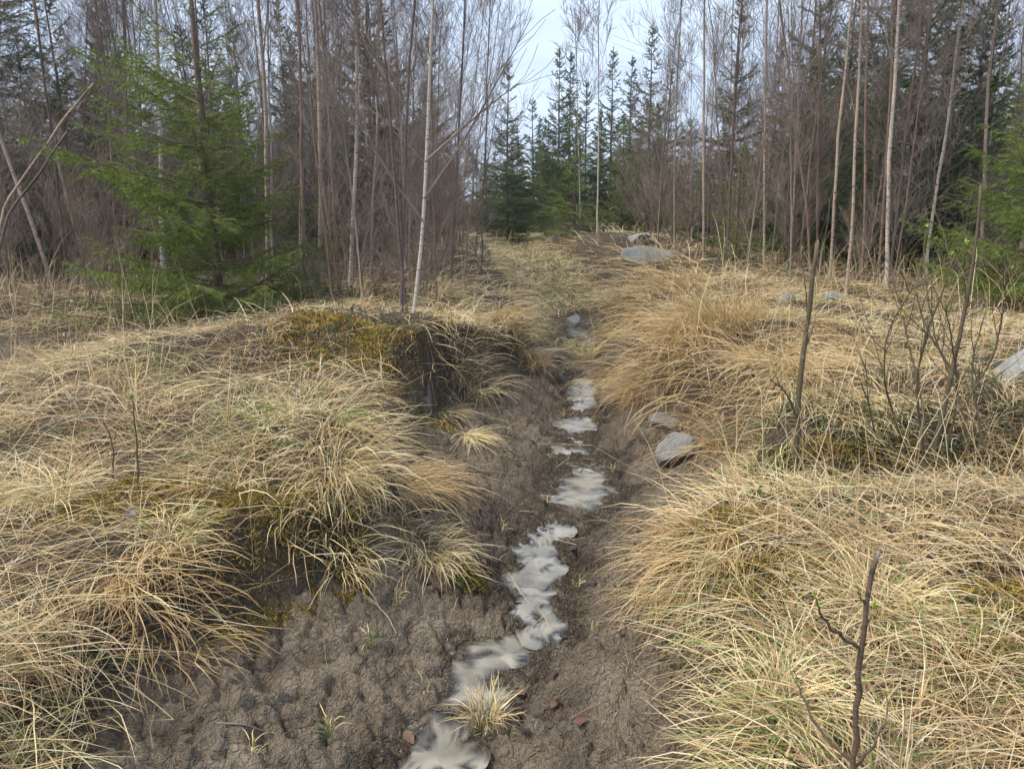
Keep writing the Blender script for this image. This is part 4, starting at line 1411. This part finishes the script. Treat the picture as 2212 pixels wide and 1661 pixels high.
def put_spruce(ms, x, y, s, rz, label, group, name='spruce_tree', sz=None, tilt=0.0):
    z = float(macro(x, y)) - 0.03
    r = empty(name, (x, y, z), label, 'spruce tree', group)
    r.scale = (s, s, sz or s)
    r.rotation_euler = (random.gauss(0, tilt), random.gauss(0, tilt), rz)
    obs = []
    for me in ms:
        o = bpy.data.objects.new(me.name.split('.')[0], me)
        COL.objects.link(o)
        obs.append(o)
    obs[0].parent = r
    obs[1].parent = r
    obs[2].parent = obs[1]
    return r


def lean_left(az, t):
    toward = np.cos(az - math.radians(175))
    return 1 + np.clip(toward, 0, 1) * 0.8 * np.exp(-((t - 0.36) / 0.13) ** 2) - 0.12 * np.clip(-toward, 0, 1) * (t > 0.2)


p = ground_at(478, 672)
BRIGHT = np.array([[0.15, 0.22, 0.03], [0.20, 0.275, 0.038], [0.115, 0.18, 0.028], [0.25, 0.32, 0.06]])
main_spruce = spruce_meshes(4.4, 1.35, 7, 0.18, 5, (0.024, 0.0052), 205, True, 0.07, lean_left, 1.6, 0.03, 0.0020, BRIGHT, 1.05, 8, -0.14, 0.6, 0.55)
put_spruce(main_spruce, p[0], p[1], 1.0, 0.0, 'bushy bright green spruce on the left bank, the largest in front of the birches', 'spruces near the ditch')
pb = spruce_meshes(6.2, 1.6, 21, 0.22, 5, (0.032, 0.0066), 130, True, 0.11, None, 0.4, 0.1, 0.003, GREENS, 0.75)
pc = spruce_meshes(5.6, 1.3, 22, 0.22, 5, (0.050, 0.0125), 260, False, 0.10, None, 0.3, 0.05, 0.004, GREENS, 0.85)
pd = spruce_meshes(5.0, 1.0, 23, 0.20, 5, (0.048, 0.0120), 260, False, 0.10, None, 0.5, 0.1, 0.004, GREENS, 0.8)
pe = spruce_meshes(2.2, 0.8, 24, 0.15, 5, (0.030, 0.0065), 150, True, 0.09, None, 0.1, 0.05, 0.003, BRIGHT, 0.8)
nearg, farg = 'spruces near the ditch', 'far spruces'
put_spruce(main_spruce, 5.1, 7.5, 0.95, 2.4, 'lush green spruce filling the right edge', nearg)
put_spruce(pb, 5.75, 12.6, 1.05, 2.6, 'tall dark spruce behind the bright pale birch', nearg, sz=1.15)
put_spruce(pb, -7.4, 11.6, 1.1, 4.1, 'blue green spruce at the left edge with open drooping boughs', nearg)
put_spruce(pe, 2.45, 2.35, 0.16, 0.4, 'tiny spruce seedling at the right edge beside the mossy hollow', nearg)
for u, v, y, lab in ((1210, 98, 26.0, 'dark pointed spruce in the middle of the sky gap'), (1233, 108, 27.5, 'narrow spruce touching the dark pointed one'),
                     (1096, 124, 22.5, 'spruce at the left end of the sky gap'), (1326, 100, 27.0, 'spruce in the sky gap with a birch in front of it'),
                     (1366, 118, 28.5, 'thin topped spruce between its two taller neighbours'), (1412, 46, 24.5, 'tallest spruce of the sky gap, its leader bare'),
                     (1268, 168, 28.0, 'low spruce between the two dark peaks'), (1180, 250, 29, 'short spruce filling the gap left of the dark pointed one'),
                     (1450, 140, 27.0, 'spruce at the right end of the sky gap'), (1300, 230, 31, 'short spruce in the saddle of the sky gap')):
    top = on_plane(u, v, y)
    hgt = top[2] - float(macro(top[0], y))
    ms, H0 = (pc, 5.6) if y < 27.2 else (pd, 5.0)
    s = hgt / H0
    put_spruce(ms, float(top[0]), y, min(s, 1.35), random.uniform(0, 6), lab, farg, sz=s)
for u, v, s, lab in ((1165, 500, 1.0, 'fresh green young spruce at the foot of the far trees'), (1125, 505, 0.75, 'small young spruce left of the fresh green one'),
                     (1240, 498, 1.15, 'young spruce right of the fresh green one'), (1340, 498, 1.1, 'young spruce below the birch in the sky gap'), (1395, 492, 1.2, 'young spruce behind the pale boulders'),
                     (1590, 560, 0.6, 'young spruce low among the birches right of the golden grass'), (1480, 500, 1.2, 'young spruce half hidden by brush right of the boulders')):
    q = ground_at(u, v)
    put_spruce(pe, q[0], min(q[1], 25.5), s * 1.15, random.uniform(0, 6), lab, 'young spruces')
for k in range(34):
    y = random.uniform(27, 36)
    x = random.uniform(-0.10, 0.25) * y
    h = random.uniform(0.5, 0.8)
    put_spruce((pc, pd)[k % 2], x, y, h * 1.15, random.uniform(0, 6.28), 'low spruce in the green screen closing the far end of the ditch', 'spruces closing the far end', sz=h)
for k in range(9):
    y = random.uniform(22.5, 26)
    x = random.uniform(-0.09, 0.2) * y
    put_spruce(pe, x, y, random.uniform(0.7, 1.2), random.uniform(0, 6.28), 'waist high young spruce at the far end of the ditch', 'young spruces closing the far end')
k = 0
while k < 135:
    y = 12.5 + 26 * random.random() ** 0.8 if k > 34 else 10.8 + 6.5 * random.random()
    x = random.uniform(-1, 1) * (0.72 * y + 1.5)
    if corridor(x, y) and y < 30:
        continue
    if abs(x + 3.1) < 0.9 and y < 13:
        continue
    if -0.09 * y < x < 0.235 * y + 0.6:
        continue
    side = 'left' if x < 0.3 else 'right'
    h = random.uniform(0.55, 0.98)
    put_spruce((pc, pd, pc)[k % 3], x, y, h, random.uniform(0, 6.28), 'dark spruce among the birches of the thicket %s of the ditch' % side, 'thicket spruces ' + side, sz=h * random.uniform(0.9, 1.15))
    k += 1

fb = MB()
for q in range(3):
    _t, _w, fo, _ = spruce_parts(6.5, 1.7, 60 + q, 0.42, 5, (0.22, 0.07), 7, False, 0.5, None, 0.1, 0.1, 0.01, GREENS, 0.9)
    base_v, base_f, base_c = fo.v[0], fo.f3[0], fo.c[0]
    for j in range(28):
        y = random.uniform(38, 75)
        x = random.uniform(-1, 1) * (0.75 * y + 3)
        sc_ = random.uniform(0.8, 1.25) * (0.75 if -0.05 * y < x < 0.25 * y else 1.0)
        fb.add(base_v * sc_ + np.array([x, y, float(macro(x, y))]), None, base_f, base_c)
tag(fb.build('far_forest', M['needle'], color=True), 'dark mass of spruce forest far behind the thicket', 'forest', None, 'stuff')


# ------------------------------------------------------------------ saplings and the willow bush
def leaf_blades(mb, P, D, L, W, col, fold=0.25):
    """small pointed oval leaves: five-point outline folded along the midrib"""
    m = len(P)
    D = norm(D)
    up = norm(rng.normal(0, 0.5, (m, 3)) + np.array([0, 0, 1.0]))
    S = norm(np.cross(D, up))
    N = np.cross(S, D)
    L, W = L[:, None], W[:, None]
    base, tip = P, P + D * L
    a1, a2 = P + D * L * 0.35, P + D * L * 0.72
    V = np.stack([base, a1 + S * W + N * W * fold, a2 + S * W * 0.8 + N * W * fold, tip, a2 - S * W * 0.8 + N * W * fold, a1 - S * W + N * W * fold], 1)
    i = np.arange(m)[:, None] * 6
    f4 = np.concatenate([i + np.array([[0, 1, 2, 3]]), i + np.array([[0, 3, 4, 5]])])
    mb.add(V.reshape(-1, 3), f4, None, np.repeat(np.broadcast_to(col, (m, 3)), 6, 0))


BUDS = np.array([[0.30, 0.36, 0.07], [0.38, 0.42, 0.12], [0.24, 0.30, 0.06]])


def sapling(stems, y, r, label, mat, name, cat, base=None, buds=0, twigs=0, group=None, budsize=0.014, depth=None, seed=1, catkins=False):
    """stems: lists of image points followed at distance y (first one is the main stem)"""
    rs = np.random.default_rng(seed)
    if y is None:
        y = float(ground_at(*stems[0][0])[1])
    first = [on_plane(u, v, y) for u, v in stems[0]]
    b = first[0].copy()
    b[2] = float(macro(b[0], b[1]))
    root = empty(name, b, label, cat, group)
    ends = []
    for k, st in enumerate(stems):
        yy = y + (depth[k] if depth else 0)
        P = [on_plane(u, v, y) for u, v in st]
        if k == 0:
            P = [np.array([b[0], b[1], b[2] - 0.04])] + [q for q in P if q[2] > b[2] + 0.02]
        P = np.array(P)
        dy = (yy - y) * np.linspace(0, 1, len(P)) ** 1.2
        P[:, 1] += dy
        Q, ln = resample(P, 18)
        Q[1:] += rs.normal(0, 0.0018, (17, 3))
        rr = r[k] if isinstance(r, (list, tuple)) else r * (1 if k == 0 else 0.5)
        rad = rr * (np.linspace(1, 0.72 if k == 0 and not catkins else 0.3, 18)) * (1 + 0.10 * rs.normal(0, 1, 18).clip(-1, 1.6))
        mb = MB()
        mb.tubes(Q - b, rad, 8)
        if twigs:
            tt = rs.uniform(0.25, 0.98, twigs)
            S, T = along(Q - b, tt)
            D = norm(T + norm(rs.normal(0, 1, S.shape)) * 0.8)
            Wg = bent(S, D, rs.uniform(0.06, 0.28, twigs) * (1 if ln > 0.5 else 0.5), 5, 0, 0.08, rs, 0.1)
            mb.tubes(Wg, np.linspace(0.0026, 0.0012, 5)[None] * np.ones((twigs, 1)), 4, False)
            ends.append(Wg[:, -1])
        mb.build('stem' if k == 0 else 'branch', M[mat], root, smooth=True)
        S, T = along(Q - b, rs.uniform(0.35, 1, max(1, buds)))
        if buds:
            ends.append(S)
            ends.append((Q - b)[-1:])
    if buds and ends:
        E = np.concatenate(ends)
        E = E[rs.permutation(len(E))[:buds * len(stems)]]
        n = 3
        P = np.repeat(E, n, 0)
        mb = MB()
        leaf_blades(mb, P, rs.normal(0, 0.45, P.shape) + np.array([0, 0, 1.0]), rs.uniform(0.6, 1.2, len(P)) * budsize, rs.uniform(0.6, 1.1, len(P)) * budsize * 0.28, BUDS[rs.integers(0, 3, len(P))])
        mb.build('buds', M['leaf'], root, color=True)['kind'] = 'stuff'
    return root


sapling([[(1838, 1760), (1842, 1659), (1848, 1559), (1858, 1425), (1868, 1324), (1880, 1260), (1894, 1188)],
         [(1853, 1398), (1800, 1355), (1758, 1311), (1735, 1270), (1721, 1234)], [(1840, 1645), (1795, 1610), (1764, 1569), (1752, 1530), (1748, 1499)],
         [(1838, 1690), (1770, 1645), (1704, 1603), (1640, 1536)], [(1846, 1660), (1900, 1628), (1952, 1586), (1962, 1560)], [(1868, 1352), (1895, 1346), (1916, 1336)],
         [(1870, 1301), (1860, 1290), (1852, 1279)]], 1.36, [0.0068, 0.0040, 0.0042, 0.0038, 0.0036, 0.0028, 0.0028],
        'cut off brown sapling with bare side shoots in the near right corner', 'sapling', 'cut_sapling', 'sapling', buds=2, group='saplings', budsize=0.012, depth=[0, -0.1, 0.08, -0.12, 0.1, 0.05, 0], seed=4)
sapling([[(1718, 1010), (1722, 920), (1730, 800), (1745, 700), (1757, 600), (1766, 525)], [(1724, 905), (1690, 840), (1648, 808)], [(1738, 750), (1760, 720), (1776, 688)],
         [(1745, 690), (1742, 610), (1740, 540)], [(1690, 845), (1672, 800)]], None, [0.0135, 0.0065, 0.006, 0.004, 0.003],
        'slim olive brown sapling with two stub branches standing on the right bank', 'willow', 'sapling', 'sapling', buds=1, group='saplings', depth=[0, -0.1, 0.08, 0.05, 0], seed=5)
sapling([[(312, 1240), (309, 1105), (298, 980), (288, 885), (286, 862)], [(309, 1180), (340, 1150), (385, 1120)], [(309, 1150), (290, 1110)]], 2.75, [0.0042, 0.002, 0.002],
        'thin upright sapling with green buds at its tip on the left bank', 'sapling', 'sapling', 'sapling', buds=5, group='saplings', budsize=0.022, seed=6)
sapling([[(258, 1185), (250, 1080), (246, 970), (236, 935), (220, 905)], [(252, 1130), (228, 1075)], [(247, 950), (252, 925)]], 2.95, [0.0038, 0.002, 0.002],
        'crooked bare sapling beside the budding one on the left bank', 'sapling', 'sapling', 'sapling', buds=0, group='saplings', seed=7)
sapling([[(372, 1100), (370, 1060), (366, 1040)], [(370, 1075), (378, 1055)]], 3.2, [0.004, 0.003], 'short rust brown dead stalk on the left bank', 'sapling', 'dead_stalk', 'stalk', seed=8)
sapling([[(70, 1600), (78, 1520), (82, 1440)], [(78, 1540), (90, 1570)]], 1.85, [0.0035, 0.003], 'short dark dead stalk with a withered leaf at the left edge', 'sapling', 'dead_stalk', 'stalk', seed=9)
sapling([[(1995, 1050), (2015, 980), (2038, 890), (2058, 800), (2078, 700), (2098, 600), (2112, 500), (2118, 400)],
         [(1998, 1040), (1985, 930), (1962, 830), (1970, 720), (1998, 620), (2010, 540)],
         [(1990, 1045), (1940, 940), (1890, 820), (1880, 720), (1905, 640), (1930, 590)],
         [(2005, 1030), (2008, 900), (1995, 780), (1985, 660), (1970, 560)],
         [(2010, 1045), (2070, 1050), (2130, 1010), (2145, 930), (2130, 850), (2150, 760), (2185, 690)],
         [(2080, 1045), (2110, 980), (2105, 880), (2075, 770), (2070, 660), (2085, 560)],
         [(2015, 1020), (2045, 920), (2035, 820), (2000, 720), (1965, 640)],
         [(1985, 1050), (1925, 1010), (1880, 930), (1860, 850), (1850, 760)],
         [(2058, 800), (2015, 720), (2000, 640), (2030, 560)], [(2030, 930), (2085, 860), (2130, 760), (2140, 650), (2120, 560)]],
        None, [0.0165, 0.0085, 0.0072, 0.0072, 0.0098, 0.0072, 0.0066, 0.006, 0.006, 0.0066],
        'many stemmed olive willow bush with opening buds on the right bank', 'willow', 'willow_bush', 'bush', buds=4, twigs=11, budsize=0.022, catkins=True,
        depth=[0, -0.2, -0.25, 0.25, 0.2, 0.35, -0.3, -0.1, 0.15, -0.15], seed=10)


# ------------------------------------------------------------------ lingonberry and heather tufts
LING = np.array([[0.07, 0.12, 0.03], [0.10, 0.16, 0.045], [0.14, 0.19, 0.08], [0.05, 0.09, 0.025], [0.16, 0.07, 0.035]])


def lingon(u, v, rx, ry, n, label, at=None, h=0.10, bright=1.0, size=0.013):
    p = ground_at(u, v) if at is None else np.array([at[0], at[1], float(macro(*at))])
    root = empty('lingonberry_shrub', p, label, 'shrub', 'lingonberry shrubs')
    n = int(n * 1.1)
    ns = max(10, n // 16)
    a, r = rng.uniform(0, 6.28, ns), np.sqrt(rng.random(ns))
    x, y = p[0] + rx * r * np.cos(a), p[1] + ry * r * np.sin(a)
    S = np.stack([x, y, macro(x, y) - 0.01], -1) - p
    D = norm(np.stack([rng.normal(0, 0.35, ns), rng.normal(0, 0.35, ns) - 0.1, np.ones(ns)], -1))
    T = bent(S, D, h * rng.uniform(0.5, 1.2, ns), 5, 0, 0.02, rng, 0.1)
    mb = MB()
    mb.tubes(T, np.full((ns, 5), 0.0013), 3, False)
    mb.build('stems', M['twig'], root)['kind'] = 'stuff'
    k = 16
    t = rng.uniform(0.25, 1, (ns, k))
    P, TT = along(T, t)
    P, TT = P.reshape(-1, 3), TT.reshape(-1, 3)
    D2 = norm(TT * 0.5 + norm(rng.normal(0, 1, P.shape)) * 0.9)
    mb = MB()
    leaf_blades(mb, P, D2, size * rng.uniform(0.7, 1.2, len(P)), size * 0.36 * rng.uniform(0.7, 1.1, len(P)), pick(LING, len(P), 0.15) * bright)
    mb.build('leaves', M['leaf'], root, color=True)['kind'] = 'stuff'


lingon(860, 722, 0.42, 0.18, 1800, 'grey green lingonberry covering the top of the stump mound', h=0.12)
lingon(690, 760, 0.3, 0.2, 900, 'lingonberry patch at the left shoulder of the stump mound')
lingon(1010, 800, 0.28, 0.2, 900, 'lingonberry growing among the draped grass right of the stump mound')
lingon(945, 850, 0.10, 0.10, 260, 'sprig of lingonberry hanging beside the stump', size=0.016)
lingon(760, 640, 0.7, 0.4, 1800, 'dark lingonberry carpet at the foot of the tan birches', h=0.16, size=0.02)
lingon(600, 690, 0.6, 0.3, 1400, 'dark lingonberry under the right boughs of the big spruce', h=0.14, size=0.018)
lingon(360, 700, 0.6, 0.3, 1200, 'lingonberry in front of the big spruce', h=0.12, size=0.018)
lingon(120, 670, 0.8, 0.3, 1300, 'pale green lingonberry at the edge of the woods on the left', h=0.12, bright=1.25, size=0.018)
lingon(1850, 905, 0.35, 0.16, 1300, 'bright lingonberry on top of the sapling mound', h=0.09, bright=1.3)
lingon(1960, 960, 0.35, 0.2, 1300, 'lingonberry in front of the willow bush', h=0.09, bright=1.1)
lingon(1800, 1120, 0.16, 0.08, 260, 'small bright green sprigs in the mossy hollow', h=0.07, bright=1.4, size=0.016)
lingon(1660, 1080, 0.1, 0.08, 200, 'green sprigs at the muddy foot of the sapling mound', h=0.07, bright=1.3, size=0.015)
lingon(2130, 1000, 0.3, 0.2, 900, 'dark lingonberry behind the bent willow stem', h=0.10)
lingon(2180, 860, 0.3, 0.2, 700, 'lingonberry below the boulder at the right edge', h=0.1, bright=1.2)
lingon(0, 0, 0.35, 0.12, 900, 'dark lingonberry on the hump right of the willow bush', at=(2.75, 3.7), h=0.1)
lingon(0, 0, 0.5, 0.1, 1200, 'lingonberry hanging over the mossy hollow', at=(2.0, 3.66), h=0.09, bright=1.1)
lingon(1740, 870, 0.25, 0.15, 600, 'lingonberry left of the slim sapling', h=0.09)


# ------------------------------------------------------------------ fallen leaves, twigs
leaf_meshes = []
for k in range(5):
    rs = np.random.default_rng(700 + k)
    n = 14
    t = np.linspace(0, 1, n)
    wid = np.sin(np.pi * t ** 0.8) * 0.32 * (1 + 0.12 * rs.normal(0, 1, n))
    curl = 0.30 * rs.uniform(-1, 1) * (t - 0.5) ** 2 * 4
    rows = []
    for s_ in (-1, -0.5, 0, 0.5, 1):
        rows.append(np.stack([t - 0.5, wid * s_, curl * 0.35 + 0.22 * abs(s_) ** 1.5 * wid * rs.uniform(0.3, 1.4) + rs.normal(0, 0.012, n)], -1))
    V = np.stack(rows)
    ii = np.arange(5 * n).reshape(5, n)
    q = np.stack([ii[:-1, :-1], ii[:-1, 1:], ii[1:, 1:], ii[1:, :-1]], -1).reshape(-1, 4)
    mb = MB()
    mb.add(V.reshape(-1, 3), q, None, [(0.09, 0.05, 0.035), (0.15, 0.075, 0.045), (0.065, 0.05, 0.045), (0.20, 0.12, 0.08), (0.05, 0.042, 0.042)][k])
    leaf_meshes.append(mb.mesh('fallen_leaf', M['leaf'], True, True))


def leaves(n, region, label, group, smin=0.035, smax=0.06):
    k = 0
    while k < n:
        x, y = random.uniform(*region[0]), random.uniform(*region[1])
        mud = float(mudmask(np.array([x]), np.array([y]))[0])
        if ('mud' in label) != (mud > 0.6):
            continue
        o = bpy.data.objects.new('fallen_leaf', leaf_meshes[random.randrange(5)])
        COL.objects.link(o)
        s = random.uniform(smin, smax)
        o.scale = (s, s, s)
        o.location = (x, y, float(fine(np.array([x]), np.array([y]))[0]) + (0.012 if mud > 0.6 else 0.045))
        o.rotation_euler = (random.gauss(0, 0.35), random.gauss(0, 0.35), random.uniform(0, 6.28))
        tag(o, label, 'leaf', group)
        k += 1


leaves(44, ((-0.35, 0.4), (1.95, 3.6)), 'dead brown leaf stuck in the wet mud near the puddles', 'leaves in the wet mud', 0.03, 0.055)
leaves(16, ((0.2, 0.95), (3.7, 6.8)), 'dead leaf on the mud of the upper ditch', 'leaves in the upper ditch', 0.03, 0.05)
leaves(14, ((0.8, 2.0), (1.7, 2.9)), 'curled brown leaf caught in the grass of the right bank', 'leaves on the right bank', 0.045, 0.075)
leaves(10, ((-2.2, -1.1), (1.9, 3.4)), 'dark brown leaf in the straw of the left bank', 'leaves on the left bank', 0.045, 0.07)


def fallen(pts, r, label, mat='twig'):
    P = []
    for u, v in pts:
        q = ground_at(u, v)
        P.append([q[0], q[1], float(fine(np.array([q[0]]), np.array([q[1]]))[0]) + r * 1.5 + 0.004])
    Q, _ = resample(P, 12)
    mb = MB()
    mb.tubes(Q, r * np.linspace(1, 0.5, 12), 6)
    tag(mb.build('fallen_twig', M[mat], smooth=True, origin=Q[0]), label, 'twig', 'fallen twigs')


fallen([(470, 1580), (530, 1590), (590, 1585)], 0.004, 'dark twig lying on the cracked mud at the left')
fallen([(1560, 1020), (1500, 1060), (1470, 1090)], 0.004, 'dark twig pointing at the puddles below the rounded stone')
fallen([(1620, 1000), (1560, 1030), (1520, 1040)], 0.003, 'thin twig on the mud beside the sapling mound')
fallen([(990, 1000), (1060, 1020), (1120, 1035)], 0.004, 'black twig across the left mud slope')
fallen([(560, 1620), (610, 1590), (680, 1560)], 0.003, 'reddish twig at the left grass edge of the mud', 'sapling')


# ------------------------------------------------------------------ thin haze, added to fade far trees and lift darks like lens veil
hz = MB()
X0, X1, Y0, Y1, Z0, Z1 = -720.0, 720.0, -520.0, 900.0, -2.0, 14.0
V = [(x, y, z) for z in (Z0, Z1) for y in (Y0, Y1) for x in (X0, X1)]
hz.add(V, [[0, 2, 3, 1], [4, 5, 7, 6], [0, 1, 5, 4], [2, 6, 7, 3], [0, 4, 6, 2], [1, 3, 7, 5]])
hm, hnt, hb = new_mat('veil_haze')
hnt.nodes.remove(hb)
hv = hnt.nodes.new('ShaderNodeVolumePrincipled')
hv.inputs['Color'].default_value = (0.93, 0.95, 1.0, 1)
hv.inputs['Density'].default_value = 0.0012
hnt.links.new(hv.outputs[0], hnt.nodes['Material Output'].inputs['Volume'])
tag(hz.build('haze', hm), 'thin pale haze added among the trees to lift their darks', 'haze', None, 'stuff')
